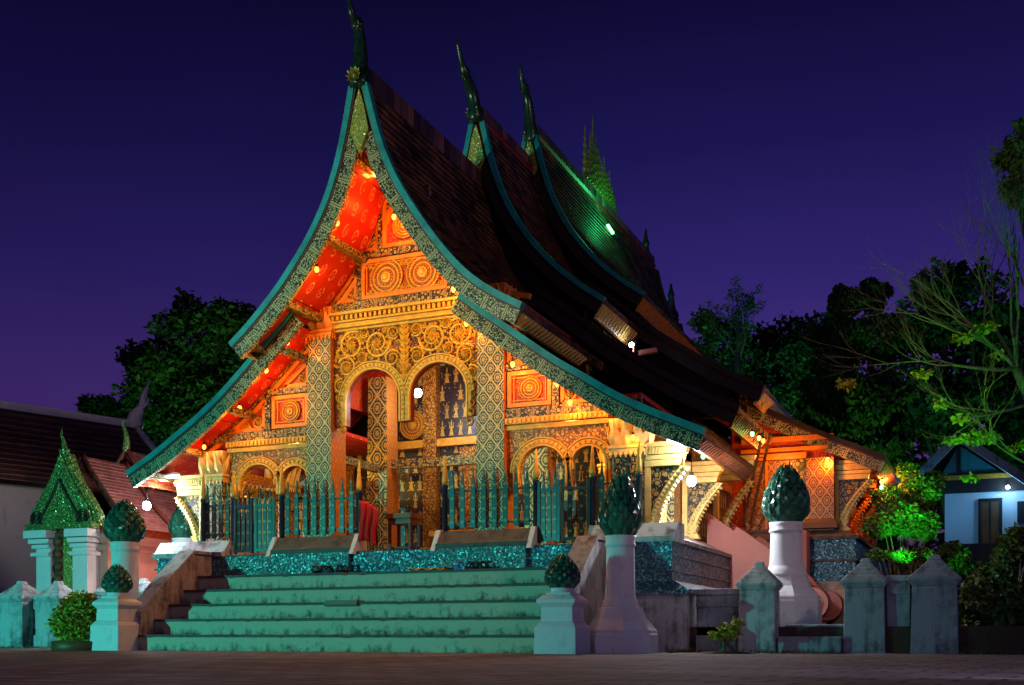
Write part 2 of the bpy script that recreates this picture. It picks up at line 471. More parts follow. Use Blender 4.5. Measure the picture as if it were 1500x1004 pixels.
MT['plinth'] = stained('grey_granular_plinth', (.12, .11, .10), (.045, .04, .038), .7, .5, 5, False)
MT['fence'] = plain('green_fence_paint', (.022, .10, .085), .35, .35, 9)
MT['fenceb'] = plain('blue_fence_paint', (.015, .030, .06), .35, .35, 9)
MT['iron'] = plain('dark_iron', (.012, .012, .016), .45, .3)
MT['eave'] = plain('red_brown_eave_board', (.30, .075, .022), .55, .3, 7)
MT['cloth'] = plain('red_cloth', (.62, .012, .010), .8, .15, 12)
MT['bark'] = plain('bark', (.10, .075, .05), .85, .4, 8, bump=.6)
MT['palebark'] = plain('pale_bark', (.22, .20, .13), .8, .3, 8, bump=.4)
def paving():
    m = M('stone_paving', .85, 0., .12)
    q = m.n('TexBrick'); mp = m.n('Mapping'); m.l(m.tc.outputs['Object'], mp.inputs[0]); mp.inputs['Rotation'].default_value = (0, 0, R(7))
    m.l(mp.outputs[0], q.inputs[0])
    q.inputs['Color1'].default_value = (.36, .28, .27, 1); q.inputs['Color2'].default_value = (.19, .155, .155, 1); q.inputs['Mortar'].default_value = (.015, .012, .012, 1)
    q.inputs['Scale'].default_value = 1.6; q.inputs['Mortar Size'].default_value = .03; q.inputs['Bias'].default_value = -.1
    q.inputs['Brick Width'].default_value = .8; q.inputs['Row Height'].default_value = .5
    n = m.noise(1.3, 9, .72)
    c = m.mix(m.ramp(n, .35, .7), X(m.nt, q.outputs[0]), (.10, .085, .085)); m.color(c)
    m.bump(X(m.nt, q.outputs[1]) * -.5 + m.noise(12, 6) * .6, .6, .03)
    return m.m
MT['pave'] = paving()
MT['soil'] = stained('bare_earth', (.10, .065, .045), (.035, .028, .02), .9, .5, 2, False, .6)
def leafmat(name, a, b, rough=.5):
    m = M(name, rough, 0., .35)
    g = m.n('NewGeometry'); rnd = X(m.nt, g.outputs['Random Per Island'])
    m.color(m.mix(rnd, a, b)); m.b.inputs['Transmission Weight'].default_value = 0.
    return m.m
MT['glaze'] = leafmat('dark_green_glaze', (.006, .050, .034), (.035, .150, .095), .2)
MT['leaf'] = leafmat('dark_leaves', (.016, .050, .012), (.05, .115, .03))
MT['leaf2'] = leafmat('olive_leaves', (.04, .075, .015), (.11, .16, .035))
MT['leafb'] = leafmat('bright_leaves', (.06, .13, .02), (.14, .26, .05))
MT['leafy'] = leafmat('yellow_green_leaves', (.22, .26, .02), (.42, .46, .05))
def glow(name, c, k): return M(name).color((0, 0, 0)).emit(c, k).m
MT['bulb_o'] = glow('lit_orange_bulb', (1, .30, .04), 5)
MT['bulb_w'] = glow('lit_white_bulb', (.85, .93, 1), 60)
MT['bulb_g'] = glow('lit_green_bulb', (.15, 1, .25), 7)
MT['bulb_y'] = glow('lit_yellow_bulb', (1, .7, .12), 4)
MT['tube'] = glow('lit_tube', (.85, .95, 1), 18)
# ================================================================== ground
mb = MB(); mb.face([(-400, -400, 0), (400, -400, 0), (400, 600, 0), (-400, 600, 0)])
struct(mb.build('paved_court', MT['pave']))
mb = MB(); mb.box(-80, -5.6, .78, 200, -.2, .42); mb.box(5.6, 80, .78, 200, -.2, .42); mb.box(-5.6, 5.6, 8.2, 200, -.2, .42)
struct(mb.build('raised_ground', MT['soil']))

# ================================================================== temple
temple = thing('temple', (0, 1.2, 0), 'Lao temple with sweeping tiered dark roofs, red and gold gable and gilded columns', 'temple')
U0 = [(.17, 10.12), (.31, 9.53), (.42, 9.16), (.58, 8.72), (.75, 8.34), (.98, 7.93), (1.2, 7.6), (1.5, 7.22), (1.9, 6.8), (2.28, 6.47), (2.65, 6.18), (3.05, 5.91)]
L0 = [(1.65, 6.5), (2.1, 6.22), (2.7, 5.76), (3.4, 5.2), (4.0, 4.8), (4.6, 4.42), (5.1, 4.12), (5.6, 3.87), (6.08, 3.66)]
T0 = [(4.5, 6.2), (5.1, 5.85), (5.75, 5.5), (6.4, 5.17), (7.05, 4.85), (7.7, 4.55), (8.28, 4.28)]
def up(p, dz, k=1.0): return [(x * k, z + dz) for x, z in p]
UA, LA = cat(U0), cat(L0)
# the two slopes of the old front roof have sagged a little differently
UAS = {1: cat([(.17, 10.12), (.30, 9.55), (.41, 9.14), (.53, 8.80), (.73, 8.36), (1.03, 7.86), (1.39, 7.34), (1.74, 6.90), (2.11, 6.53), (2.54, 6.22), (3.04, 5.94)]),
       -1: cat([(.17, 10.12), (.32, 9.53), (.44, 9.13), (.58, 8.74), (.76, 8.34), (.98, 7.96), (1.25, 7.58), (1.55, 7.23), (1.9, 6.86), (2.28, 6.51), (2.68, 6.18), (3.07, 5.89)])}
LAS = {1: cat([(1.62, 6.44), (2.1, 6.07), (2.6, 5.71), (2.95, 5.45), (3.45, 5.09), (4.0, 4.74), (4.55, 4.39), (5.12, 4.09), (5.68, 3.84), (6.08, 3.66)]),
       -1: cat([(2.03, 6.55), (2.4, 6.21), (2.76, 5.9), (3.25, 5.47), (3.75, 5.06), (4.25, 4.70), (4.77, 4.38), (5.4, 4.01), (6.09, 3.66)])}
UB, LB = cat(up(U0, 1.45, .97)), cat(up(L0, 1.12, .965))
UC, LC, TC = cat(up(U0, 2.45, .96)), cat(up(L0, 2.2, .95)), cat(T0)
yUA = lambda z: -.34 * (z - 5.8) / 4.3
yLA = lambda z: .5
cst = lambda v: (lambda z: v)

def roof_tier(prof, yf, yb, parent, soff='soffit', ridge=False, thick=.12, mat='roof', sides=(1, -1)):
    """both slopes of one roof tier: overlapping courses of tiles above, boarded soffit below"""
    pr = ([(0.0, prof[0][1] + .22)] if ridge else []) + prof
    top = resample(offset(pr, .05), .15)
    und = offset(pr, thick + .05)
    for s in sides:
        mb = MB(); sb = MB()
        for i in range(len(top) - 1):
            a, b = top[i], top[i + 1]
            t = (Vector(b) - Vector(a)).normalized(); nx, nz = -t.y, t.x
            h = .035
            p0 = (a[0] + nx * 0.0, a[1]); p1 = (b[0] + nx * h, b[1] + nz * h)
            q0, q1 = (s * p0[0], p0[1]), (s * p1[0], p1[1])
            F = lambda q, y: (q[0], y, q[1])
            y0a, y0b = yf(a[1]) + .03, yf(b[1]) + .03
            mb.face([F(q0, y0a), F(q1, y0b), F(q1, yb), F(q0, yb)], [(y0a, i), (y0b, i + .99), (yb, i + .99), (yb, i)])
            q2 = (s * b[0], b[1])
            mb.face([F(q1, y0b), F(q2, y0b), F(q2, yb), F(q1, yb)], [(y0b, i + .97), (y0b, i + .995), (yb, i + .995), (yb, i + .97)])
        L = 0
        for i in range(len(und) - 1):
            a, b = und[i], und[i + 1]; dl = (Vector(b) - Vector(a)).length
            ya, ybb = yf(a[1]) + .06, yf(b[1]) + .06
            sb.face([(s * a[0], ya, a[1]), (s * b[0], ybb, b[1]), (s * b[0], yb, b[1]), (s * a[0], yb, a[1])], [(ya, L), (ybb, L + dl), (yb, L + dl), (yb, L)])
            L += dl
        e, u = top[-1], und[-1]
        mb.face([(s * e[0], yf(e[1]), e[1]), (s * u[0], yf(u[1]), u[1]), (s * u[0], yb, u[1]), (s * e[0], yb, e[1])])
        r = mb.build('roof', MT[mat], parent)
        sb.build('soffit', MT[soff], r)
    if ridge:
        mb = MB()
        z = prof[0][1]
        y0, n = yf(z) + .15, 40
        for i in range(n):                                     # ridge crest, dipping a little between its ends
            ya, yc = y0 + (yb - y0) * i / n, y0 + (yb - y0) * (i + .94) / n
            mb.box(-.09, .09, ya, yc, z + .02, z + .40)
        mb.build('ridge_crest', MT[mat], parent)
def eave_board(prof, ya, yb, parent, mat, h=.24, sides=(1, -1), drop=.10):
    e = prof[-1]
    for s in sides:
        mb = MB(); x = e[0] - .05
        mb.hexa([(s * (x - .22), ya, e[1] - drop - h), (s * (x - .16), ya, e[1] - drop - h), (s * (x - .16), yb, e[1] - drop - h), (s * (x - .22), yb, e[1] - drop - h)],
                [(s * (x - .06), ya, e[1] - drop), (s * x, ya, e[1] - drop), (s * x, yb, e[1] - drop), (s * (x - .06), yb, e[1] - drop)])
        n = int((yb - ya) / .16)
        for i in range(n):                                     # carved ribs along the board
            y = ya + (yb - ya) * (i + .5) / n
            mb.bar((s * (x - .175), y, e[1] - drop - h + .02), (s * (x + .012), y + .05, e[1] - drop - .02), .055, .05, (0, 1, 0))
        mb.build('eave_board', mat, parent)
def barge(prof, yf, parent, sides=(1, -1), cap='teal', band='barge', depth=.16, bandon=True, w=1.0):
    cap_o, cap_i = offset(prof, -.02), offset(prof, .095 * w)
    b0, b1 = offset(prof, .125 * w), offset(prof, .365 * w)
    for s in sides:
        F = lambda p, dy: (s * p[0], yf(p[1]) + dy, p[1])
        mb = MB(); L = 0
        for i in range(len(prof) - 1):
            dl = (Vector(prof[i + 1]) - Vector(prof[i])).length
            def strip(m_, A, B, dy, dp, mi, u0=0, u1=0):
                a0, a1, c0, c1 = A[i], A[i + 1], B[i], B[i + 1]
                m_.face([F(a0, dy), F(c0, dy), F(c1, dy), F(a1, dy)], [(L, u1), (L, u0), (L + dl, u0), (L + dl, u1)], mi)
                m_.face([F(a0, dy + dp), F(a1, dy + dp), F(c1, dy + dp), F(c0, dy + dp)], None, mi)
                m_.face([F(a0, dy), F(a1, dy), F(a1, dy + dp), F(a0, dy + dp)], None, mi)
                m_.face([F(c0, dy), F(c0, dy + dp), F(c1, dy + dp), F(c1, dy)], None, mi)
            strip(mb, cap_o, cap_i, -.05, depth, 0)
            strip(mb, cap_i, b0, -.02, depth * .7, 1)
            L += dl
        for k in (0, -1):
            mb.face([F(cap_o[k], -.05), F(cap_i[k], -.05), F(cap_i[k], depth - .05), F(cap_o[k], depth - .05)], None, 0)
        o = mb.build('bargeboard', [MT[cap], MT['redbrown']], parent)
        if bandon:
            mb = MB(); L = 0
            for i in range(len(prof) - 1):
                if b0[i][0] < .03 or b1[i][0] < .0: continue
                dl = (Vector(prof[i + 1]) - Vector(prof[i])).length
                strip(mb, b0, b1, 0., .09, 0, 0, .25)
                L += dl
            k = -1
            mb.face([F(b0[k], 0), F(b1[k], 0), F(b1[k], .09), F(b0[k], .09)])
            mb.build('carved_band', MT[band], o)
def finial(base, pts, parent, r=.14):
    """sky tassel: swelling foot, long S-curved horn"""
    mb = MB(); P = [Vector(p) for p in pts]
    Q = cat([(p.y, p.z) for p in P], 6)
    rad = []
    for i in range(len(Q)):
        t = i / (len(Q) - 1)
        k = r * (1.0 + .25 * math.sin(min(1, t / .14) * 3.14)) * (1 - t) ** .85 + .028
        rad.append(k + (.03 if .58 < t < .68 else 0))
    mb.tube([(0, a, b) for a, b in Q], rad, 10)
    f = mb.build('finial', MT['finial'], parent)
    mb = MB(); c = P[0]
    for k in range(10):
        a = 6.283 * k / 10
        petal(mb, Vector((.07 * math.cos(a), c.y - .15, c.z + .16 + .07 * math.sin(a))), Vector((0, -1, 0)), .09, .085, .03, .05, up=Vector((math.cos(a), 0, math.sin(a))))
    mb.ball((0, c.y - .15, c.z + .16), .065, 8)
    mb.build('finial_rosette', MT['spire'], f)
    return f
def petal(mb, c, out, w, h, belly, tip, n=5, up=None, mi=0, keel=.25):
    up = Vector((0, 0, 1)) if up is None else up
    out = Vector(out).normalized(); sd = out.cross(up).normalized()
    rows = []
    for i in range(n + 1):
        t = i / n
        p = Vector(c) + up * h * t + out * (belly * math.sin(math.pi * t * .8) + tip * t * t)
        ww = w * .5 * (1 - t ** 2.2) * (.72 + .28 * math.sin(math.pi * min(1, t * 1.5)))
        rows.append((p - sd * ww, p + out * ww * keel * 1.6, p + sd * ww))
    for i in range(n):
        for k in (0, 1):
            mb.face([rows[i][k], rows[i][k + 1], rows[i + 1][k + 1], rows[i + 1][k]], None, mi, False)
    return mb

def kite(prof, y, parent):
    z0 = prof[0][1]
    mb = MB()
    poly = [(0, z0 - .05), (-.10, z0 - .35), (-.19, z0 - .80), (0, z0 - 1.22), (.19, z0 - .80), (.10, z0 - .35)]
    mb.prism(poly, y - .03, y + .06)
    mb.build('apex_panel', MT['mosaicy'], parent)
MT['spire'] = plain('dull_gilt_spire', (.16, .15, .02), .35, .6, 20, .2)
# --- front section
for s in (1, -1):
    roof_tier(UAS[s], yUA, 4.9, temple, ridge=s > 0, sides=(s,)); roof_tier([p for p in LAS[s] if p[0] > 2.12], yLA, 4.9, temple, sides=(s,))
    barge(UAS[s], yUA, temple, sides=(s,)); barge(LAS[s], yLA, temple, sides=(s,))
kite(UA, -.31, temple)
eave_board(UA, .1, 3.4, temple, MT['yellow'], .15); eave_board(LA, .62, 4.85, temple, MT['eave'], .17)
finial(None, [atX(526, 130, 0) + Vector((0, .0, 0)), atX(528, 95, 0), atX(527, 60, 0), atX(524, 38, 0), atX(515, 20, 0), atX(510, -8, 0)], temple)
# --- middle section
roof_tier(UB, cst(4.65), 8.0, temple, ridge=True)
roof_tier(LB, cst(4.3), 8.0, temple)
barge(UB, cst(4.65), temple, cap='teal', band='darkwood', w=.95); barge(LB, cst(4.3), temple, cap='darkwood', band='darkwood')  # dark bands put the roof's shade into the board colour
kite(UB, 4.6, temple)
eave_board(UB, 4.7, 7.1, temple, MT['yellow'], .3); eave_board(LB, 4.4, 7.4, temple, MT['eave'], .28)
finial(None, [atX(697, 180, 0), atX(692, 140, 0), atX(684, 115, 0), atX(677, 95, 0), atX(669, 60, 0)], temple)
# --- central section
roof_tier(UC, cst(7.75), 18.55, temple, ridge=True)
roof_tier(LC, cst(7.45), 18.8, temple)
roof_tier(TC, cst(8.7), 17.6, temple)
barge(UC, cst(7.75), temple, band='darkwood', w=.95); barge(LC, cst(7.45), temple, cap='darkwood', band='darkwood'); barge(TC, cst(8.7), temple, cap='darkwood')  # upper and middle bands darkened in place of shade
kite(UC, 7.7, temple)
eave_board(UC, 7.8, 18.4, temple, MT['orange'], .3); eave_board(LC, 7.5, 18.7, temple, MT['yellow'], .28); eave_board(TC, 8.8, 17.5, temple, MT['eave'], .26)
finial(None, [atX(779, 212, 0), atX(775, 165, 0), atX(771, 140, 0), atX(765, 120, 0), atX(761, 96, 0)], temple)
# --- rear sections
mir = lambda z: 26.3 - z
roof_tier(UB, cst(18.3), 21.65, temple, ridge=True)
roof_tier(LB, cst(18.3), 22.0, temple)
roof_tier(UA, cst(21.4), 26.3, temple, ridge=True)
roof_tier(LA, cst(21.4), 25.8, temple)
barge(UC, cst(18.62), temple, cap='darkwood', bandon=False); barge(UB, cst(21.72), temple, cap='darkwood', bandon=False)
for px, ys, b in ((946, (400, 375, 355, 336), 18.3), (983, (466, 450, 430, 416), 21.3)):
    q = [atX(px + d, y, 0) for y, d in zip(ys, (4, 1, 0, 0))]
    q[0].z = min(q[0].z, 12.7 if b < 19 else 11.7)
    finial(None, q, temple, .15)
# --- spires on the middle of the ridge
zr = UC[0][1] + .38
sp = [(-.30, 2.1), (-.05, 1.65), (-.52, 1.5), (.20, 1.4), (.45, 1.2), (.70, 1.3), (.95, .95), (1.2, 1.1), (1.45, .7), (1.65, .5), (-.98, 1.55), (-.75, 1.0)]
base = MB(); base.box(-.07, .07, 11.7, 14.6, zr - .05, zr + .12)
dok = base.build('ridge_spire_row', MT['spire'], temple)
for dy, hh in sp:
    mb = MB(); y = 12.75 + dy
    prof = [(.07, zr + .1)]
    for k in range(7):
        t = k / 7; z = zr + .12 + hh * t; r = .085 * (1 - t) + .014
        prof += [(r, z), (r * 1.15, z + .03 * hh), (r * .45, z + .09 * hh)]
    prof += [(.012, zr + .12 + hh)]
    mb.lathe(0, y, prof, 8)
    mb.build('ridge_spire', MT['spire'], dok)
# a dark gable board closes each higher section above the roof in front of it
def gable_wall(prof, y, zlo, parent, mat='darkwood', inset=.2):
    q = [p for p in offset(prof, inset) if p[1] > zlo and p[0] > 0]
    poly = [(-x, z) for x, z in q] + [(x, z) for x, z in q[::-1]]
    poly = [(-q[-1][0], zlo)] + [(-x, z) for x, z in q[::-1]] + [(x, z) for x, z in q] + [(q[-1][0], zlo)]
    mb = MB(); mb.prism(poly[::-1], y, y + .1)
    return mb.build('gable_wall', MT[mat], parent)
gable_wall(UB, 5.0, 7.3, temple); gable_wall(LB, 5.05, 4.75, temple); gable_wall(UC, 8.15, 8.3, temple); gable_wall(LC, 8.1, 5.9, temple)
gable_wall(UC, 18.3, 8.3, temple); gable_wall(UB, 21.4, 7.3, temple)
# clerestory strips between the tiers
def clere(x, y0, y1, z0, z1, mat):
    for s in (1, -1):
        mb = MB()
        a, b = sorted((s * x, s * (x - .12)))
        mb.box(a, b, y0, y1, z0, z1)
        for i in range(int((y1 - y0) / .8) + 1):
            y = y0 + i * .8
            a2, b2 = sorted((s * (x - .02), s * (x + .05))); mb.box(a2, b2, y, y + .1, z0, z1)
        mb.build('clerestory', mat, temple)
clere(2.45, 1.4, 4.9, 5.2, 6.2, MT['redscroll']); clere(2.42, 5.2, 8.0, 6.15, 7.5, MT['darkscroll']); clere(2.3, 8.3, 18.3, 7.4, 8.6, MT['darkscroll'])
clere(5.15, 8.3, 18.3, 5.0, 6.1, MT['darkscroll'])

# ------------------------------------------------------------------ front gable
G = 1.38
def gold_frame(mb, x0, x1, z0, z1, w=.07, y=G, d=.06, mi=0):
    mb.box(x0, x1, y - d, y, z0, z0 + w, mi); mb.box(x0, x1, y - d, y, z1 - w, z1, mi)
    mb.box(x0, x0 + w, y - d, y, z0 + w, z1 - w, mi); mb.box(x1 - w, x1, y - d, y, z0 + w, z1 - w, mi)
def medallion(cx, cz, r, parent, y=G, mat='gold'):
    mb = MB(); prof = [(r, 0), (r, .05), (r * .94, .065), (r * .90, .03), (r * .80, .03), (r * .78, .06), (r * .72, .06), (r * .70, .03), (r * .56, .035), (r * .54, .06), (r * .49, .06), (r * .46, .04), (r * .30, .045), (r * .28, .075), (r * .2, .08), (r * .12, .12), (.001, .13)]
    for i in range(len(prof) - 1): mb.latheY(cx, y, cz, prof[i:i + 2], 44, 1 if max(prof[i][1], prof[i + 1][1]) >= .055 else 0)
    for rr, n, k in ((.87, 34, .06), (.70, 28, .06), (.52, 21, .062), (.36, 14, .062)):
        for i in range(n):
            a = 6.2832 * i / n
            c = (cx + r * rr * math.cos(a), y - .035, cz + r * rr * math.sin(a)); q = r * k
            pts = [(c[0] + q * 1.25 * math.cos(a), c[1], c[2] + q * 1.25 * math.sin(a)), (c[0] - q * .8 * math.sin(a), c[1], c[2] + q * .8 * math.cos(a)), (c[0] - q * 1.25 * math.cos(a), c[1], c[2] - q * 1.25 * math.sin(a)), (c[0] + q * .8 * math.sin(a), c[1], c[2] - q * .8 * math.cos(a))]
            tip = (c[0], c[1] - .04, c[2])
            for j in range(4): mb.face([pts[j], pts[(j + 1) % 4], tip], None, 1)
    return mb.build('medallion', [MT['medbase'], MT[mat]], parent)
def leaf3(mb, x, z, ang, L, w, y=G - .03, curl=0.):
    """raised gold leaf with a keel, lying on the board"""
    d = Vector((math.cos(ang), 0, math.sin(ang))); n = Vector((-d.z, 0, d.x)); b = Vector((x, y, z))
    P = [b, b + d * L * .35 + n * w + n * curl * .1, b + d * L + n * curl * L, b + d * L * .35 - n * w + n * curl * .1]
    k = b + d * L * .4 + Vector((0, -.045, 0)) + n * curl * L * .25
    for j in range(4): mb.face([P[j], P[(j + 1) % 4], k])
def vine(mb, cx, cz, r, sgn, a0, turns=1.9, y=G - .03, leaves=True):
    pts = []; n = int(26 * turns); rad = []
    for i in range(n + 1):
        t = i / n; rr = r * (1 - t) ** .8 + .015; a = a0 + sgn * turns * 6.2832 * t
        pts.append((cx + rr * math.cos(a), y, cz + rr * math.sin(a))); rad.append(.036 * (1 - t * .5) * (r / .3) ** .5)
    mb.tube(pts, rad, 6)
    for i in range(2, n - 4, 2):
        t = i / n; a = a0 + sgn * turns * 6.2832 * t; rr = r * (1 - t) ** .8
        ta = a + sgn * 1.5708 - sgn * .75
        leaf3(mb, pts[i][0], pts[i][2], ta, r * .44 * (1 - t * .6), r * .12, y, -sgn * .35)
        if i % 2 == 0: leaf3(mb, pts[i][0], pts[i][2], a + sgn * 2.5, r * .26 * (1 - t * .5), r * .075, y, sgn * .3)
    for k in range(9):                                          # full flower head in the eye of the scroll
        leaf3(mb, cx, cz, k * .698 + a0, r * .46, r * .12, y - .02, .15)

pedi = MB()
qs = {s: [p for p in offset(UAS[s], .20) if p[1] > 6.60 and p[0] > .0] for s in (1, -1)}
poly = [(-1.9, 6.60)] + [(-x, z) for x, z in qs[-1][::-1]] + [(x, z) for x, z in qs[1]] + [(1.9, 6.60)]
pedi.prism(poly[::-1], G, G + .12)
gable = pedi.build('gable_panel', MT['redscroll'], temple)
for s in (1, -1):
    q = [p for p in offset(LAS[s], .19) if p[1] > 4.3 and p[0] > 2.15]
    poly = [(s * 1.75, 4.3), (s * 1.75, 6.3)] + [(s * x, z) for x, z in q] + [(s * q[-1][0], 4.3)]
    mb = MB(); mb.prism(poly, G, G + .12); mb.build('side_gable_panel', MT['redscroll'], temple)
bm_ = MB()                                                     # dark carved beams and posts of the timber frame
def hb(x0, x1, z0, z1, y=G): bm_.box(x0, x1, y - .10, y, z0, z1)
hb(-1.75, 1.75, 6.64, 6.83); hb(-1.05, 1.05, 7.64, 7.78); hb(-.55, .55, 8.76, 8.86)
for x in (-1.04, .94): hb(x, x + .10, 6.83, 7.64)
for x in (-.56, .46): hb(x, x + .10, 7.78, 8.76)
for s in (1, -1):
    a, b = sorted((s * 1.9, s * 4.75)); hb(a, b, 4.28, 4.45)
    a, b = sorted((s * 1.9, s * 3.2)); hb(a, b, 5.16, 5.28)
    a, b = sorted((s * 3.08, s * 3.20)); hb(a, b, 4.45, 5.16)
def rake(mb, prof, d0, d1, y0, y1, x0, x1, s, mi=0):
    a, b = offset(prof, d0), offset(prof, d1)
    for i in range(len(prof) - 1):
        if a[i][0] < x0 or a[i + 1][0] > x1 or b[i][0] < .02: continue
        F = lambda p, y: (s * p[0], y, p[1])
        for A, B, ya, yb in ((a, b, y0, y0),):
            mb.face([F(A[i], y0), F(B[i], y0), F(B[i + 1], y0), F(A[i + 1], y0)], None, mi)
        mb.face([F(b[i], y0), F(b[i], y1), F(b[i + 1], y1), F(b[i + 1], y0)], None, mi)
        mb.face([F(a[i], y0), F(a[i + 1], y0), F(a[i + 1], y1), F(a[i], y1)], None, mi)
for s in (1, -1):
    rake(bm_, UAS[s], .18, .27, G - .06, G, .05, 2.05, s); rake(bm_, LAS[s], .18, .235, G - .05, G, 2.0, 4.9, s)
bm_.build('carved_beams', MT['beam'], gable)
fr = MB()
gold_frame(fr, -.94, .94, 6.85, 7.62, .075, G, .08); gold_frame(fr, -.84, .84, 6.94, 7.53, .02, G, .06)
gold_frame(fr, -.46, .46, 7.80, 8.74, .075, G, .08)
for s in (1, -1):
    rake(fr, UAS[s], .29, .39, G - .06, G, .05, 1.75, s); rake(fr, LAS[s], .25, .33, G - .05, G, 2.0, 4.8, s)
    def tri(p, w=.055):
        for i in range(3): fr.bar((p[i][0] * s, G - .035, p[i][1]), (p[(i + 1) % 3][0] * s, G - .035, p[(i + 1) % 3][1]), .07, w, (0, -1, 0))
    tri([(1.08, 6.87), (1.08, 7.42), (1.56, 6.87)]); tri([(.59, 7.82), (.59, 8.4), (.86, 7.82)])
    tri([(3.26, 4.5), (3.26, 5.02), (4.05, 4.5)]); tri([(2.2, 5.32), (2.2, 5.75), (2.75, 5.32)])
    a, b = sorted((s * 2.18, s * 3.05)); gold_frame(fr, a, b, 4.48, 5.14, .075, G, .08); gold_frame(fr, a + .11, b - .11, 4.59, 5.03, .02, G, .05)
fr.build('gilt_frames', MT['orange'], gable)
for cx in (-.40, .40): medallion(cx, 7.235, .365, gable)
for s in (1, -1): medallion(s * 2.62, 4.81, .235, gable, G)
medallion(0, 8.2, .26, gable)
# corner sprigs round the medallions and in the triangles
for s in (1, -1):
    for q_ in ((.06, 7.0), (.06, 7.47), (.76, 6.98), (.76, 7.49)):
        mb = MB()
        for k in range(5): leaf3(mb, s * q_[0], q_[1], k * 1.25 + q_[0], .10, .025)
        mb.build('leaf_sprig', MT['gold'], gable)
    for cx, cz, r in ((1.2, 7.0, .1), (3.42, 4.66, .11), (.66, 7.94, .08), (2.33, 5.45, .09), (3.7, 4.6, .08)):
        mb = MB(); vine(mb, s * cx, cz, r, s, 1.5 + s * 1.5, 1.5); mb.build('leaf_scroll', MT['gold'], gable)
    for q_ in ((2.27, 4.57), (2.97, 4.57), (2.27, 5.05), (2.97, 5.05)):
        mb = MB()
        for k in range(5): leaf3(mb, s * q_[0], q_[1], k * 1.25, .07, .02)
        mb.build('leaf_sprig', MT['gold'], gable)
# cornice over the middle bay
mb = MB()
for z0, z1, d in ((6.58, 6.63, .20), (6.44, 6.475, .15), (6.39, 6.43, .10), (6.335, 6.375, .14), (6.28, 6.32, .08)):
    mb.box(-1.62, 1.62, G - d, G + .05, z0, z1)
for i in range(30):
    x = -1.6 + 3.2 * (i + .5) / 30; mb.box(x - .027, x + .027, G - .16, G - .05, 6.485, 6.57)
m2 = MB(); m2.box(-1.62, 1.62, G - .06, G + .05, 6.478, 6.578); m2.build('dentil_ground', MT['redbrown'], temple)
mb.build('cornice', MT['gold'], temple)
# pierced tympanum with two arches
def arch_panel(x0, x1, ztop, arches, zmin, y0, y1, mat, name, n=90):
    mb = MB()
    def zb(x):
        for cx, r, zc in arches:
            if abs(x - cx) < r: return zc + math.sqrt(max(0, r * r - (x - cx) ** 2))
        return zmin
    xs = sorted(set([x0 + (x1 - x0) * i / n for i in range(n + 1)] + [cx + k * r + e for cx, r, zc in arches for k in (1, -1) for e in (.0005, -.0005)]))
    xs = [x for x in xs if x0 <= x <= x1]
    for a, b in zip(xs, xs[1:]):
        za, zc_ = zb(a), zb(b)
        if b - a < .0015: za, zc_ = (zb(a), zb(b))
        mb.face([(a, y0, za), (b, y0, zc_), (b, y0, ztop), (a, y0, ztop)]); mb.face([(b, y1, zc_), (a, y1, za), (a, y1, ztop), (b, y1, ztop)])
        mb.face([(a, y0, za), (a, y1, za), (b, y1, zc_), (b, y0, zc_)])
    o = mb.build(name, mat, temple)
    mb = MB()
    for cx, r, zc in arches:
        for dr0, dr1, d in ((0, .035, .06), (.045, .13, .045), (.14, .165, .06)):
            m = 40
            for i in range(m):
                a, b = math.pi * i / m, math.pi * (i + 1) / m
                P = lambda rr, t: (cx + rr * math.cos(t), zc + rr * math.sin(t))
                A, B, C_, D_ = P(r + dr0, a), P(r + dr1, a), P(r + dr1, b), P(r + dr0, b)
                mb.face([(p[0], y0 - d, p[1]) for p in (A, B, C_, D_)])
                mb.face([(A[0], y0 - d, A[1]), (D_[0], y0 - d, D_[1]), (D_[0], y0, D_[1]), (A[0], y0, A[1])]); mb.face([(B[0], y0 - d, B[1]), (B[0], y0, B[1]), (C_[0], y0, C_[1]), (C_[0], y0 - d, C_[1])])
        m = int(r * 40)
        for i in range(m):
            t = math.pi * (i + .5) / m
            leaf3(mb, cx + (r + .05) * math.cos(t), zc + (r + .05) * math.sin(t), t, .075, .022, y0 - .045)
        for s in (1, -1):                                      # straight legs below the springing
            for w0, w1, d in ((0, .035, .06), (.045, .11, .045)):
                a, b = sorted((cx + s * (r + w0), cx + s * (r + w1)))
                mb.box(a, b, y0 - d, y0, zmin, zc)
    mb.build('arch_rim', MT['gold'], o)
    return o
tym = arch_panel(-1.62, 1.62, 6.28, [(-.72, .60, 4.88), (.72, .60, 4.88)], 4.42, G, G + .14, MT['tymground'], 'tympanum')
mb = MB()
for s in (1, -1):
    mb = MB()
    for cx, cz, r, a0, sg in ((.60, 5.98, .27, 3.1, 1), (1.17, 6.0, .27, 2.2, -1), (1.30, 5.58, .19, .5, 1), (.27, 5.66, .15, 2.6, -1), (.25, 6.16, .12, 3.9, 1), (.90, 6.22, .09, 3.9, 1), (1.44, 5.22, .13, 2, -1), (.10, 5.40, .08, 1, 1), (.95, 5.72, .10, 1, 1)):
        vine(mb, s * cx, cz, r, s * sg, a0 if s > 0 else math.pi - a0)
    for i in range(260):
        x, z = random.uniform(.03, 1.58), random.uniform(4.9, 6.25)
        if math.hypot(x - .72, z - 4.88) < .80 or (z < 4.9): continue
        leaf3(mb, s * x, z, math.pi / 2 - s * (math.sin(x * 7 + z * 3) * 1.6), random.uniform(.09, .17), .036, G - .005, .3 * s)
    m2 = MB()
    for k in range(5): vine(m2, s * (1.47 - .02 * k), 5.0 - .17 * k, .075, s, k, 1.2)
    m2.build('side_carving', MT['gold'], tym); mb.build('scroll_carving', MT['gold'], tym)
mb = MB()
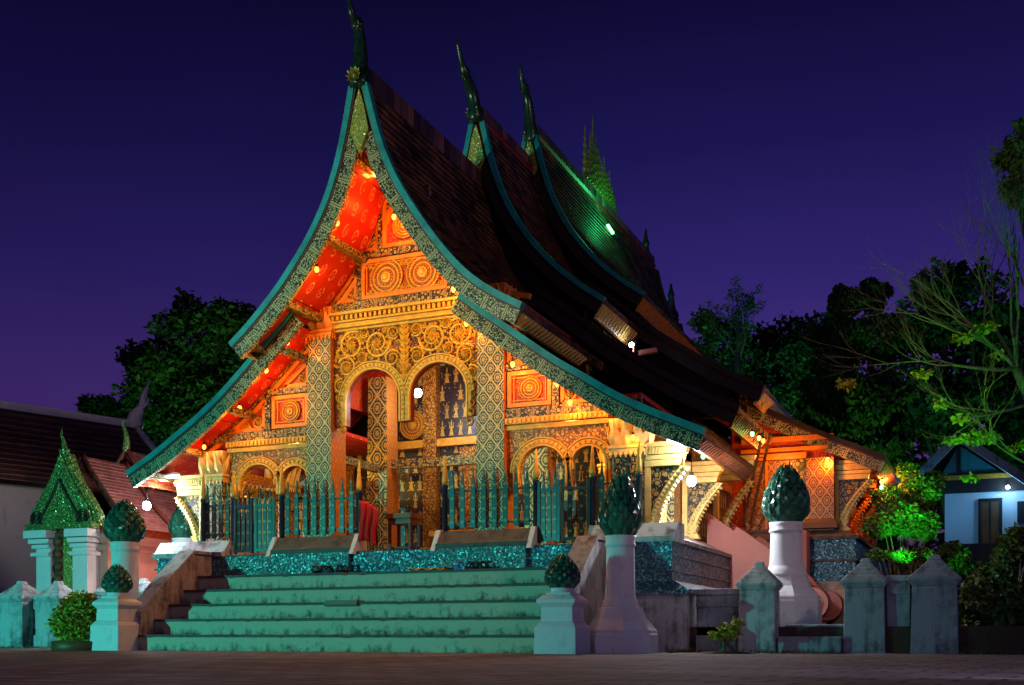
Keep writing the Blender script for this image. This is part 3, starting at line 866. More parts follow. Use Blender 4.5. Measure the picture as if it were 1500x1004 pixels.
for k in range(9):
    z = 5.2 + .125 * k
    for s in (1, -1): leaf3(mb, 0, z, math.pi / 2 - s * .85, .22, .05, G - .04, .25 * s)
    leaf3(mb, 0, z, math.pi / 2, .17, .045, G - .05)
mb.build('flame_carving', MT['gold'], tym); mb = MB()
for k in range(6):
    for s in (1, -1): leaf3(mb, 0, 4.95 - .09 * k, -math.pi / 2 + s * .6, .12, .028, G - .03, .2 * s)
mb.build('pendant_carving', MT['gold'], tym)
# side bays
for s in (1, -1):
    a, b = sorted((s * 2.15, s * 4.15))
    mb = MB()
    mb.box(a, b, G - .14, G + .05, 4.16, 4.27); mb.box(a, b, G - .09, G + .05, 4.06, 4.14)
    for i in range(22):
        x = a + (b - a) * (i + .5) / 22; mb.box(x - .022, x + .022, G - .17, G - .14, 4.17, 4.25)
    mb.build('cornice', MT['gold'], temple)
    o = arch_panel(a, b, 4.06, [(s * 3.42, .48, 3.30), (s * 2.52, .34, 3.36)] if s < 0 else [(s * 2.85, .46, 3.28), (s * 3.75, .32, 3.36)], 2.9 if s > 0 else 3.15, G, G + .14, MT['goldscroll'], 'side_arch', 60)

# ------------------------------------------------------------------ columns
def column(x, y, wb, wt, z0, z1, cap=True, mats=('col', 'colside'), capz=.62, name='column', capmat='orange'):
    """square tapering lacquer column with base block and lotus capital"""
    mb = MB(); H = z1 - z0
    for i, (ax, ay) in enumerate(((0, -1), (1, 0), (0, 1), (-1, 0))):
        def c(k, z):
            w_ = wb + (wt - wb) * (z - z0) / H; h = w_ / 2
            sx_, sy_ = (-ay, ax)
            return (x + ax * h + sx_ * k * h, y + ay * h + sy_ * k * h, z)
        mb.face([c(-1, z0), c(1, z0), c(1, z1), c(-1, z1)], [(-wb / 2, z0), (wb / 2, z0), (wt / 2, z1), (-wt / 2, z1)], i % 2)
    mb.face([(x - wt / 2, y - wt / 2, z1), (x + wt / 2, y - wt / 2, z1), (x + wt / 2, y + wt / 2, z1), (x - wt / 2, y + wt / 2, z1)], None, 1)
    o = mb.build(name, [MT[mats[0]], MT[mats[1]]], temple)
    b = MB(); b.frus(x, y, z0 - .02, z0 + .10, wb + .16, wb + .16, wb + .14, wb + .14); b.frus(x, y, z0 + .10, z0 + .2, wb + .12, wb + .12, wb + .03, wb + .03)
    b.build('column_base', MT['wood'], o)
    if cap:
        b = MB(); w_ = wt; z = z1
        b.frus(x, y, z, z + .05, w_ + .10, w_ + .10, w_ + .10, w_ + .10); b.frus(x, y, z + .07, z + .12, w_ + .14, w_ + .14, w_ + .14, w_ + .14)
        b.frus(x, y, z + .05, z + .07, w_ + .04, w_ + .04, w_ + .04, w_ + .04)
        n = 7
        for fx, fy in ((0, -1), (1, 0), (-1, 0)):
            for i in range(n):                                 # small hanging tongues
                k = (i + .5) / n - .5; cx, cy = x + fx * (w_ / 2 + .05) - fy * k * (w_ + .1), y + fy * (w_ / 2 + .05) + fx * k * (w_ + .1)
                petal(b, Vector((cx, cy, z)), (fx, fy, 0), (w_ + .1) / n * .95, -.10, .01, .0, 3)
            for i in range(3):                                 # tall lotus petals
                k = (i + .5) / 3 - .5; cx, cy = x + fx * (w_ / 2 - .02) - fy * k * (w_ + .06), y + fy * (w_ / 2 - .02) + fx * k * (w_ + .06)
                petal(b, Vector((cx, cy, z + .12)), (fx, fy, 0), w_ * .46, capz - .14, .05, .15, 8, keel=.35)
        b.frus(x, y, z + .12, z + capz, w_ * .9, w_ * .9, w_ + .1, w_ + .1)
        b.build('capital', MT[capmat], o)
    return o
FL = 1.88
for s in (1, -1):
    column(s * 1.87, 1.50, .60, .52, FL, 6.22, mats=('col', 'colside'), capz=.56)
    column(s * 4.50, 1.50, .58, .54, FL, 3.50, mats=('darkscroll' if s > 0 else 'col2', 'darkscroll' if s > 0 else 'col2'), capmat='yellow', capz=.60)
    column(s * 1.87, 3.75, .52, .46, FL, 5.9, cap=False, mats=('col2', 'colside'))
    column(s * 4.50, 3.75, .52, .5, FL, 3.6, mats=('col2', 'redlat'), capmat='yellow')
column(3.62, 3.3, .44, .42, FL, 3.5, cap=True, mats=('goldscroll', 'goldscroll'), capmat='gold')
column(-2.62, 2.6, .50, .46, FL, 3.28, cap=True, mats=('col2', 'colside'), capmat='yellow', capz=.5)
# bracket scroll beside the tall capital
for s in (1, -1):
    mb = MB()
    mb.bar((s * 2.1, 1.35, 6.62), (s * 2.62, 1.35, 6.5), .10, .10); mb.bar((s * 2.1, 1.35, 6.22), (s * 2.6, 1.35, 6.1), .12, .14)
    vine(mb, s * 2.28, 6.40, .12, -s, 1.5, 1.2, 1.3)
    mb.build('roof_bracket', MT['orange'], temple)

# purlins that carry the soffit
def purlin(prof, i, y0, y1, wdt=.16):
    p = offset(prof, .24)[i]
    for s in (1, -1):
        mb = MB(); mb.bar((s * p[0], y0, p[1]), (s * p[0], y1, p[1]), wdt, .12); mb.build('purlin', MT['beam'], temple)
for i, y in ((9, -.12), (22, .0), (33, .05), (42, .1)): purlin(UA, i, y, G)
for i in (6, 14, 22, 29): purlin(LA, i, .62, G)

# ------------------------------------------------------------------ porch inside and flank walls
mb = MB(); mb.box(-4.7, 4.7, 5.0, 5.15, FL, 4.62); mb.box(-2.15, 2.15, 5.0, 5.15, 4.62, 6.5); mb.build('inner_wall', MT['fig'], temple)
mb = MB()
for x, w_, z1 in ((-1.27, .34, 6.5), (1.27, .34, 6.5), (-3.4, .3, 4.4), (3.4, .3, 4.4)):
    mb = MB(); mb.box(x - w_ / 2, x + w_ / 2, 4.82, 5.0, FL, z1)
    mb.build('pilaster', MT['goldscroll'], temple)
mb = MB(); mb.box(-2.2, 2.2, 4.85, 5.0, 4.55, 4.72); mb.box(-4.7, 4.7, 4.8, 5.0, FL, 2.25); mb.box(-1.1, 1.1, 4.7, 5.0, FL + .02, 2.5); mb.box(-1.2, 1.2, 4.65, 4.98, 2.5, 2.62)
mb.build('wall_mouldings', MT['gold'], temple)
medallion(-1.78, 5.1, .33, temple, 4.99)
mb = MB()
mb.box(-.55, .55, 4.9, 5.0, 2.65, 4.5)
mb.build('door', MT['goldscroll'], temple)
mb = MB(); mb.box(-2.3, 2.3, 1.45, 5.0, 6.45, 6.55); mb.build('ceiling', MT['soffit'], temple)
mb = MB()
for s in (1, -1):
    a, b = sorted((s * 2.1, s * 4.7)); mb = MB(); mb.box(a, b, 1.45, 5.0, 4.5, 4.58); mb.build('ceiling', MT['soffit'], temple)
for a_, b_, w_, h_ in (((-2.2, 3.75, 4.0), (2.2, 3.75, 4.0), .14, .2), ((-4.6, 3.75, 3.2), (-2, 3.75, 3.2), .12, .16), ((-1.87, 1.7, 3.9), (-1.87, 4.9, 3.9), .12, .16), ((-4.5, 1.7, 3.42), (-4.5, 4.9, 3.42), .12, .2)):
    mb = MB(); mb.bar(a_, b_, w_, h_); mb.build('tie_beam', MT['beam'], temple)
# outer flank walls, right one in detail
for s in (1, -1):
    mb = MB(); a, b = sorted((s * 4.6, s * 4.74))
    mb.box(a, b, 5.0, 8.8, 2.2, 4.8); mb.build('flank_wall', MT['fig'], temple)
    mb = MB(); a, b = sorted((s * 4.45, s * 4.78)); mb.box(a, b, 1.75, 8.7, 3.62, 3.80); mb.box(a, b, 1.75, 8.7, 4.05, 4.2)
    mb.build('flank_beam', MT['redlat'], temple)
    mb = MB(); a, b = sorted((s * 4.42, s * 4.72))
    for y in (3.55, 4.95, 6.6):
        mb = MB(); mb.box(a, b, y, y + .42, 2.1, 3.7); mb.build('flank_pilaster', MT['goldscroll'], temple)
    for y0, y1 in ((2.0, 3.52), (4.0, 4.92), (5.4, 6.58)):
        mb = MB(); n = int((y1 - y0) / .16)
        for i in range(n):
            y = y0 + (y1 - y0) * (i + .5) / n
            mb.lathe(s * 4.6, y, [(.028, 2.2), (.035, 2.5), (.022, 2.6), (.04, 2.9), (.022, 3.1), (.035, 3.3), (.028, 3.62)], 6)
        a, b = sorted((s * 4.56, s * 4.64)); mb.box(a, b, y0, y1, 2.95, 3.02); mb.box(a, b, y0, y1, 2.14, 2.22)
        mb.build('barred_window', MT['yellow'], temple)
    mb = MB(); a, b = sorted((s * 4.3, s * 4.42)); mb.box(a, b, 5.3, 6.6, 2.2, 3.6); mb.build('dark_shutter', MT['darkwood'], temple)
def eave_bracket(y, x0, z0, z1, L, parent, mat='yellow', s=1, solid=True):
    """console: stepped cornice on top, carved infill, pierced curved strut down to the wall"""
    mb = MB(); t = .09; H = z1 - z0
    for k, (za, zb_, e) in enumerate(((0, .05, 1.0), (.06, .14, .97), (.15, .20, .90), (.21, .28, .86))):
        poly = [(s * x0, z1 - zb_ * H), (s * (x0 + L * e), z1 - zb_ * H), (s * (x0 + L * (e + .03)), z1 - za * H), (s * x0, z1 - za * H)]
        mb.prism(poly if s > 0 else poly[::-1], y - t - .02 * (k % 2), y + t)
    n = int(L / .06)
    for i in range(n):
        x = x0 + L * .93 * (i + .5) / n; mb.bar((s * x, y - t - .02, z1 - .13 * H), (s * (x + .02), y - t - .02, z1 - .065 * H), .03, .03, (0, 1, 0))
    mb.prism([(s * x0, z0), (s * (x0 + .1), z0), (s * (x0 + .1), z1 - .28 * H), (s * x0, z1 - .28 * H)], y - t, y + t)
    m = 16; A = []; B = []
    for i in range(m + 1):
        u = i / m; x = x0 + .06 + (L * .86 - .06) * (u ** 1.7); z = z0 + .02 + (H * .70) * u
        A.append((x, z)); B.append((x + .17 - .05 * u, z - .02))
    for i in range(m):
        p = [(s * A[i][0], A[i][1]), (s * B[i][0], B[i][1]), (s * B[i + 1][0], B[i + 1][1]), (s * A[i + 1][0], A[i + 1][1])]
        mb.prism(p, y - t * .9, y + t * .9, 0)
        leaf3(mb, s * (B[i][0] - .02), B[i][1], -.6 if s > 0 else math.pi + .6, .09, .035, y - t * .5)
        mb.ball((s * (A[i][0] + .07), y - t, A[i][1] + .02), .04, 5)
    mb.frus(s * (x0 + .16), y, z0 - .02, z0 + .08, .36, .22, .28, .2); mb.frus(s * (x0 + .16), y, z0 + .10, z0 + .22, .2, .2, .3, .22)
    o = mb.build('eave_bracket', MT[mat], parent)
    if solid:
        poly = [(x0 + .1, z0 + .2)] + [(a, b) for a, b in A[2:]] + [(x0 + .1, z1 - .28 * H)]
        mb = MB(); mb.prism([(s * a, b) for a, b in poly], y - .03, y + .03); mb.build('bracket_infill', MT['darkscroll'], o)
    return o
for s in (1, -1):
    eave_bracket(1.42, 4.80, 2.15, 3.66, .76, temple, s=s)
    eave_bracket(4.1, 4.78, 2.2, 3.70, .80, temple, s=s)
    eave_bracket(6.8, 4.78, 2.3, 4.2, .9, temple, s=s, solid=False)
# central section, front returns and flank
for s in (1, -1):
    a, b = sorted((s * 4.75, s * 7.1))
    mb = MB(); mb.box(a, b, 8.8, 8.95, 2.6, 4.7)
    q = [p for p in offset(TC, .3) if 4.7 < p[1] and p[0] < 7.1]
    mb.prism([(s * 4.75, 4.7), (s * 7.1, 4.7)] + [(s * x, z) for x, z in q[::-1]] + [(s * 4.75, q[0][1])], 8.8, 8.95)
    mb.build('hall_front_wall', MT['redscroll'], temple)
    mb = MB(); mb.box(min(s * 5.1, s * 6.1), max(s * 5.1, s * 6.1), 8.72, 8.8, 2.75, 4.35); mb.build('lattice_panel', MT['redlat'], temple)
    mb = MB(); mb.box(min(s * 5.56, s * 5.62), max(s * 5.56, s * 5.62), 8.66, 8.72, 2.75, 4.35); mb.box(min(s * 5.0, s * 6.5), max(s * 5.0, s * 6.5), 8.6, 8.8, 4.36, 4.5); mb.box(min(s * 5.0, s * 7.0), max(s * 5.0, s * 7.0), 8.64, 8.8, 4.55, 4.64); mb.box(min(s * 5.0, s * 7.1), max(s * 5.0, s * 7.1), 8.66, 8.8, 4.78, 4.9)
    mb.build('wall_mouldings', MT['orange'], temple)
    mb = MB(); mb.box(min(s * 6.14, s * 6.5), max(s * 6.14, s * 6.5), 8.68, 8.8, 2.75, 4.35); mb.build('carved_panel', MT['darkscroll'], temple)
    column(s * 6.82, 8.9, .62, .60, 2.75, 4.35, cap=False, mats=('redlat', 'redlat'), name='corner_pillar')
    mb = MB(); a, b = sorted((s * 6.95, s * 7.08)); mb.box(a, b, 9.1, 17.6, 2.6, 4.9); mb.build('flank_wall', MT['redscroll'], temple)
    for k in range(5): eave_bracket(9.0 + k * 1.75, 7.10, 2.7, 4.3, .86, temple, 'yellow' if k == 0 else 'orange', s, k == 0)
# end boards of the lowest eave
# ------------------------------------------------------------------ terrace
mb = MB()
def ring(x, y0, y1, z0, z1, xt, yt): # one moulding course, front face and both flanks
    mb.hexa([(-x, y0, z0), (x, y0, z0), (x, y1, z0), (-x, y1, z0)], [(-xt, yt, z1), (xt, yt, z1), (xt, y1, z1), (-xt, y1, z1)])
ring(5.74, .62, 8.6, -.1, .97, 5.74, .62); terr = mb.build('terrace', MT['oldwhite'], temple)
mb = MB(); ring(5.80, .56, 8.6, .97, 1.05, 5.80, .56); ring(5.76, .60, 8.6, 1.05, 1.20, 5.50, .70); mb.build('ledge', MT['mosaicb'], terr)
mb = MB(); ring(5.46, .70, 8.6, 1.20, 1.86, 5.46, .70); mb.build('mosaic_band', MT['mosaicb'], terr)
mb = MB(); ring(5.50, .66, 8.6, 1.62, 1.665, 5.50, .66); ring(5.50, .66, 8.6, 1.36, 1.39, 5.50, .66); mb.build('band_moulding', MT['mosaic'], terr)
mb = MB(); mb.box(-4.6, 4.6, .72, 5.0, 1.86, FL); mb.build('floor', MT['tread'], terr)
for s in (1, -1):                                              # flank kerbs
    mb = MB()
    P = [(5.52, 1.86), (5.52, 1.93), (5.44, 1.95), (4.95, 2.2), (4.4, 2.2), (4.4, 1.86)]
    mb.prism([(s * x, z) for x, z in P], 1.3, 8.6)
    mb.build('plinth_kerb', MT['cheek'], terr)
for x0, x1 in ((-5.52, -3.75), (-2.58, -.78), (1.05, 2.86), (3.94, 5.52)):
    wide = abs(x0 + x1) > 8
    mb = MB()
    P = [(.60, 1.86), (.60, 1.95), (.68, 1.97), (.86, 2.20), (1.3, 2.20), (1.3, 1.86)]
    mb.prismX(P, x0, x1); mb.build('plinth_kerb', MT['oldwhite' if wide else 'plinth'], terr)
    if not wide:
        mb = MB(); mb.box(x0 + .02, x1 - .02, .60, .70, 1.44, 1.86); mb.build('mosaic_block', MT['mosaic'], terr)
        for x in (x0 - .09, x1):
            if -3 < x < 3.0:
                mb = MB(); mb.prismX([(.56, 1.82), (.80, 2.22), (1.1, 2.22), (1.1, 1.82)], x, x + .09); mb.build('kerb_end', MT['white'], terr)
mb = MB(); mb.box(-4.0, -2.6, .64, .70, 1.44, 1.84); mb.build('mosaic_block', MT['mosaic'], terr)
# base of the central section
mb = MB()
def ringc(x, z0, z1, xt, y0=8.45): mb.hexa([(-x, y0 - (x - 7.6), z0), (x, y0 - (x - 7.6), z0), (x, 18, z0), (-x, 18, z0)], [(-xt, y0 - (xt - 7.6), z1), (xt, y0 - (xt - 7.6), z1), (xt, 18, z1), (-xt, 18, z1)])
ringc(8.2, .3, 1.0, 8.2); ringc(8.15, 1.0, 1.5, 7.65); b2 = mb.build('hall_base', MT['cheek'], temple)
mb = MB(); ringc(7.62, 1.5, 2.45, 7.62); mb.build('mosaic_band', MT['mosaicb'], b2)
mb = MB(); ringc(7.7, 2.45, 2.52, 7.7); ringc(7.66, 2.52, 2.75, 7.15); ringc(7.68, 1.95, 2.0, 7.68); mb.build('plinth_kerb', MT['plinth'], b2)
mb = MB(); mb.box(6.3, 6.62, 7.9, 8.4, .5, 2.62); mb.build('rose_pier', MT['pink'], b2)
# flank stairs with scrolled balustrades
st = None
for y in (5.2, 7.5):
    mb = MB(); P = [(5.0, 1.0), (5.0, 2.82), (5.55, 2.42), (5.62, 2.5), (6.2, 2.08), (6.8, 1.52), (7.0, 1.20), (7.1, 1.12), (7.1, .4), (5.0, .4)]
    mb.prism(P[::-1], y, y + .28)
    for k, (r, d) in enumerate(((.32, .05), (.22, .08), (.12, .11), (.05, .13))):
        mb.latheY(7.12, y, .92, [(r, -.28), (r, d), (r * .8, d), (.001, d - .02)], 24)
    mb.latheY(7.12, y + .28, .92, [(.34, -.02), (.34, .3)], 24)
    o = mb.build('stair_balustrade', MT['pink'], temple)
mb = MB()
for k in range(7): mb.box(4.9, 7.0 - k * .28, 5.48, 7.5, .3, .42 + (k + 1) * .235)
mb.build('flank_stairs', MT['cheek'], temple)
# ================================================================== front staircase
stairs = thing('staircase', (0, -.5, 0), 'wide flight of five weathered green-lit stone steps leading up to the temple porch', 'staircase')
edges = [-1.45, -1.03, -.61, -.19, .22]
for k, y in enumerate(edges):
    mb = MB(); z0, z1 = (0 if k == 0 else .29 * k - .02), .29 * (k + 1)
    mb.box(-4.02, 4.02, y, .69, z0 - .05 if k == 0 else z0, z1 - .045)
    o = mb.build('step', MT['step'], stairs, .006)
    mb = MB(); yb_ = .69 if k == 4 else edges[k + 1] + .02; N = 90
    ed = [(-4.02 + 8.04 * i / N, y - .03 + abs(random.gauss(0, .006)) + (.03 if random.random() < .04 else 0), z1 + random.gauss(0, .0025) - (.012 if random.random() < .05 else 0)) for i in range(N + 1)]
    for (xa, ya, za), (xb, yb2, zb2) in zip(ed, ed[1:]):          # worn and chipped nosing
        mb.face([(xa, ya, za - .045), (xb, yb2, zb2 - .045), (xb, yb2, zb2), (xa, ya, za)])
        mb.face([(xa, ya, za), (xb, yb2, zb2), (xb, yb_, z1), (xa, yb_, z1)])
        mb.face([(xa, ya, za - .045), (xa, yb_, z1 - .045), (xb, yb_, z1 - .045), (xb, yb2, zb2 - .045)])
    mb.build('tread', MT['tread'], o)
for s in (1, -1):
    a, b = sorted((s * 4.02, s * 4.34))
    mb = MB(); mb.prismX([(-1.38, -.05), (-1.44, .30), (-1.38, .62), (-.62, 1.30), (.10, 1.86), (.69, 1.86), (.69, -.05)], a, b)
    o = mb.build('cheek_wall', MT['cheek'], stairs, .01)
    mb = MB(); a, b = sorted((s * 3.99, s * 4.37))
    mb.prismX([(-1.42, .62), (-1.42, .70), (-.62, 1.40), (.08, 1.95), (.69, 1.95), (.69, 1.88), (.10, 1.88), (-.62, 1.32), (-1.36, .62)], a, b)
    mb.build('coping', MT['cheek'], o, .008)

# ================================================================== lotus-bud pillars
def lotus_bud(mb, cx, cy, z0, r, h, rows=9, per=13, pointed=.0):
    prof = []
    n = 16
    def rad(t):
        K = ((0, .72), (.10, .93), (.25, 1.0), (.42, .93 - .22 * pointed), (.60, .74 - .30 * pointed), (.78, .47 - .22 * pointed), (.92, .20 - .06 * pointed), (1.0, .03))
        for (a, p), (b, q) in zip(K, K[1:]):
            if t <= b: return r * .92 * (p + (q - p) * (t - a) / (b - a))
        return r * .03
    for i in range(n + 1):
        t = i / n; prof.append((max(.012, rad(t) * .93), z0 + h * t * .97))
    mb.lathe(cx, cy, prof, 22)
    for k in range(rows):
        t = k / rows * .92
        rr = rad(t) * .92
        m = per if k < rows - 2 else max(5, per - 3)
        for i in range(m):
            a = 6.2832 * (i + .5 * (k % 2)) / m + .2 * random.uniform(-.1, .1)
            d = Vector((math.cos(a), math.sin(a), 0))
            hh = h * .235 * random.uniform(.92, 1.06)
            rt = rad(min(1, t + .19)); tip = (rt - rr) + r * .03
            petal(mb, Vector((cx, cy, z0 + h * t)) + d * rr, d, 6.2832 * max(rr, .1 * r) / m * 1.12, hh, r * .11, tip - r * .02, 6, keel=.26)
def pillar(x, y, zb, zc, zt, rc, label, bud_h, bud_r, wb=.60, pointed=0., sides=8, group='lotus pillars'):
    t = thing('lotus_pillar', (x, y, zb), label, 'pillar', group)
    mb = MB(); H = zc - zb
    rot = math.pi / sides
    prof = [(wb, -.1), (wb, .36), (wb * .97, .40), (wb * .97, .43), (wb * .93, .47)]
    mb.lathe(x, y, [(r, zb + z) for r, z in prof], sides, 0, rot, False)
    mb.lathe(x, y, [(wb * .93, zb + .46), (wb * .70, zb + .62), (wb * .60, zb + .78), (wb * .58, zb + H * .98 if False else zb + .80)], sides, 0, rot, False)
    mb.build('pedestal', MT['white'], t, .012)
    mb = MB(); zz = zb + .78
    prof = [(rc * 1.28, zz), (rc * 1.30, zz + .05), (rc * 1.22, zz + .08), (rc * 1.22, zz + .12), (rc * 1.08, zz + .16), (rc * 1.04, zz + .2), (rc, zz + .3), (rc * .95, zt - .22), (rc * .96, zt - .17), (rc * 1.05, zt - .16), (rc * 1.05, zt - .13), (rc * .97, zt - .11), (rc * 1.02, zt - .05), (rc * 1.05, zt)]
    mb.lathe(x, y, prof, 32)
    mb.build('shaft', MT['white'], t)
    mb = MB(); lotus_bud(mb, x, y, zt, bud_r, bud_h, pointed=pointed)
    mb.build('bud', MT['glaze'], t)
    return t
pillar(5.0, -.70, -.08, .8, 1.85, .235, 'tall white pillar with a dark pointed lotus bud, right of the front steps', 1.02, .36, pointed=.45)
pillar(-5.04, -.70, -.02, .8, 2.08, .265, 'tall white pillar with a dark egg-shaped lotus bud, left of the front steps', .80, .40)
pillar(7.14, 1.95, .50, 1.3, 2.22, .275, 'white pillar with a bulging green lotus bud between two low wall posts', .98, .41, .62)
pillar(-7.10, 3.5, .42, 1.3, 2.56, .28, 'lotus-bud pillar almost hidden behind the left corner of the temple terrace', .82, .37)
def small_pedestal(x, y, zb, label):
    t = thing('lotus_pedestal', (x, y, zb), label, 'pedestal', 'small lotus pedestals')
    mb = MB()
    f = lambda z0, z1, w0, w1: mb.frus(x, y, zb + z0, zb + z1, w0, w0, w1, w1)
    f(-.06, .50, .68, .66); f(.50, .54, .66, .60); f(.54, .58, .60, .54); f(.58, .80, .52, .50); f(.80, .86, .50, .60); f(.86, .93, .62, .62); f(.93, .99, .60, .46); f(.99, 1.03, .40, .40)
    mb.build('plinth', MT['white'], t, .012)
    mb = MB(); mb.lathe(x, y, [(.19, zb + 1.03), (.17, zb + 1.07), (.18, zb + 1.12)], 20); mb.build('neck', MT['white'], t)
    mb = MB(); lotus_bud(mb, x, y, zb + 1.10, .28, .52, 8, 12); mb.build('bud', MT['glaze'], t)
    return t
small_pedestal(4.37, -1.62, -.10, 'small white pedestal with a lotus bud at the right foot of the steps')
t = small_pedestal(-4.37, -1.62, -.04, 'small stepped white pedestal with a lotus bud at the left foot of the steps')
mb = MB(); mb.frus(-4.95, -1.55, -.06, .38, .62, .66, .62, .62); mb.frus(-4.92, -1.55, .38, .5, .5, .6, .3, .5); mb.frus(-4.85, -1.55, .5, .66, .36, .5, .2, .4)
mb.build('side_footing', MT['white'], t, .012)

# ================================================================== picket fences and gates on the terrace edge
def fence_mat():
    m = M('stencilled_picket', .36, 0., .5); x, y, z = m.xyz(); u, v = m.uv()
    c = m.mix(m.noise(9, 4), (.004, .019, .022), (.010, .042, .038))
    k = (v / .22).fr() - .5
    d = (u.ab() * 3.2 + k.ab() * .9)
    c = m.mix(d.lt(.14), c, (.15, .16, .03)); m.color(c); return m.m
MT['picket'] = fence_mat()
def picket(mb, x, y, z0, z1, w=.095, mi=0):
    h = z1 - z0; a = w / 2
    P = [(-a, 0), (a, 0), (a, h * .62), (a * .75, h * .66), (a * 1.1, h * .70), (a * .6, h * .76), (a * .45, h * .84), (.004, h), (-.004, h), (-a * .45, h * .84), (-a * .6, h * .76), (-a * 1.1, h * .70), (-a * .75, h * .66), (-a, h * .62)]
    A = [(x + p, y, z0 + q) for p, q in P]; B = [(p[0], y + .03, p[2]) for p in A]
    mb.face(A, [(p, q) for p, q in P], mi); mb.face(B[::-1], [(p, q) for p, q in P[::-1]], mi)
    for i in range(len(P)):
        j = (i + 1) % len(P); mb.face([A[j], A[i], B[i], B[j]], [(1, 1)] * 4, mi)
def fence_post(x, y, z0, z1, parent, r=.055, tipc=True):
    mb = MB(); mb.lathe(x, y, [(r, z0), (r, z1), (r * 1.25, z1 + .01), (r * 1.25, z1 + .05), (r * .9, z1 + .06)], 10); o = mb.build('post', MT['fenceb'], parent)
    if tipc:
        mb = MB(); mb.lathe(x, y, [(r * .9, z1 + .06), (r * 1.1, z1 + .12), (r * .9, z1 + .22), (r * .7, z1 + .34), (r * .5, z1 + .40), (r * .65, z1 + .44), (.006, z1 + .62)], 10); mb.build('post_tip', MT['gold'], o)
def fence(x0, x1, n, label, z0=2.22, tipl=True, tipr=True, y=.95):
    t = thing('picket_fence', ((x0 + x1) / 2, y, z0), label, 'fence', 'painted picket fences')
    for i in range(n):
        mb = MB(); picket(mb, x0 + (x1 - x0) * (i + .75) / (n + .5), y, z0 + .04, z0 + 1.12 + random.uniform(-.02, .02)); mb.build('picket', MT['picket'], t)
    for z in (.10, .70):
        mb = MB(); mb.box(x0, x1, y + .032, y + .062, z0 + z, z0 + z + .035); mb.build('rail', MT['fenceb'], t)
    for x, k in ((x0, tipl), (x1, tipr)): fence_post(x, y + .04, z0 - .02, z0 + .80, t, tipc=k)
    return t
fence(-4.52, -3.76, 4, 'short green picket fence left of the half-closed left gate, beside the left corner column', 2.22)
fence(-2.58, -.80, 8, 'longer green picket fence between the left gate and the red robe')
fence(1.05, 2.88, 8, 'dark green picket fence right of the porch entrance, in front of the tall right column')
fence(3.95, 4.80, 3, 'picket fence section behind the tall pointed lotus pillar at the right porch corner')
def gate(x0, x1, y0, y1, label, dark, z0=1.92, n=3):
    L = math.hypot(x1 - x0, y1 - y0); a = math.atan2(y1 - y0, x1 - x0)
    t = thing('porch_gate', (x0, y0, z0), label, 'gate', 'porch gate leaves', a)
    fm = MT['fenceb'] if dark else MT['fence']
    def B(mb, name, mat):
        o = mb.build(name, mat); o.parent = t; return o
    mb = MB()
    for x in (.0, L - .06): mb.box(x, x + .055, -.02, .03, 0, 1.10)
    for z in (.03, .92): mb.box(.05, L - .06, -.02, .03, z, z + .05)
    B(mb, 'gate_frame', fm)
    for i in range(n):
        mb = MB(); picket(mb, .06 + (L - .12) * (i + .5) / n, -.01, .08, 1.28, .085)
        B(mb, 'picket', MT['picket'])
    return t
gate(-3.64, -3.14, .86, .80, 'left leaf of the half-closed porch gate beside the orange bulb', True)
gate(-3.10, -2.66, .80, .88, 'greener right leaf of the left porch gate, touching the long fence', False)
gate(2.96, 3.42, .88, .80, 'dark blue leaf of the right porch gate beside the white kerb end', True)
gate(3.46, 3.92, .72, .95, 'bright green leaf of the right porch gate standing ajar', False, n=2)

# ================================================================== things on the porch and the steps
rb = thing('red_robe', (-.62, .85, 1.9), 'bright red robe hung over a fence post beside the porch table', 'robe')
mb = MB(); nx, ny = 22, 16
def rp_(u, v):
    x = -.72 + .42 * u - .05 * v * u; z = 2.86 - .22 * u - v * (.78 - .10 * u) + .05 * math.sin(u * 3)
    return (x + .015 * math.sin(v * 7), .86 + .05 * math.sin(u * 19 + v * 2) * (.4 + v) + .03 * math.sin(u * 41), z)
for i in range(nx):
    for j in range(ny):
        mb.face([rp_(i / nx, j / ny), rp_((i + 1) / nx, j / ny), rp_((i + 1) / nx, (j + 1) / ny), rp_(i / nx, (j + 1) / ny)], None, 0, True)
o = mb.build('draped_cloth', MT['cloth'], rb); sd = o.modifiers.new('thick', 'SOLIDIFY'); sd.thickness = .012
mb = MB(); mb.bar((-.74, .9, 1.9), (-.74, .9, 2.88), .035, .035); mb.bar((-.36, .9, 1.9), (-.36, .9, 2.6), .03, .03); mb.bar((-.74, .9, 2.86), (-.30, .9, 2.62), .03, .03)
mb.build('drying_rail', MT['darkwood'], rb)
tb = thing('wooden_table', (-.05, 1.4, 1.9), 'small orange-brown wooden table between the red robe and the inner column', 'table')
mb = MB(); mb.box(-.32, .24, 1.15, 1.65, 2.52, 2.62); mb.build('table_top', MT['wood'], tb, .008)
mb = MB(); mb.box(-.28, .20, 1.2, 1.6, 2.42, 2.52); mb.build('apron', MT['wood'], tb)
for x in (-.28, .16):
    for y in (1.2, 1.56):
        mb = MB(); mb.box(x, x + .05, y, y + .05, FL, 2.42); mb.build('leg', MT['redbrown'], tb)
mb = MB(); mb.box(-.28, .21, 1.22, 1.58, FL + .06, FL + .1); mb.build('low_shelf', MT['redbrown'], tb)
sh = None
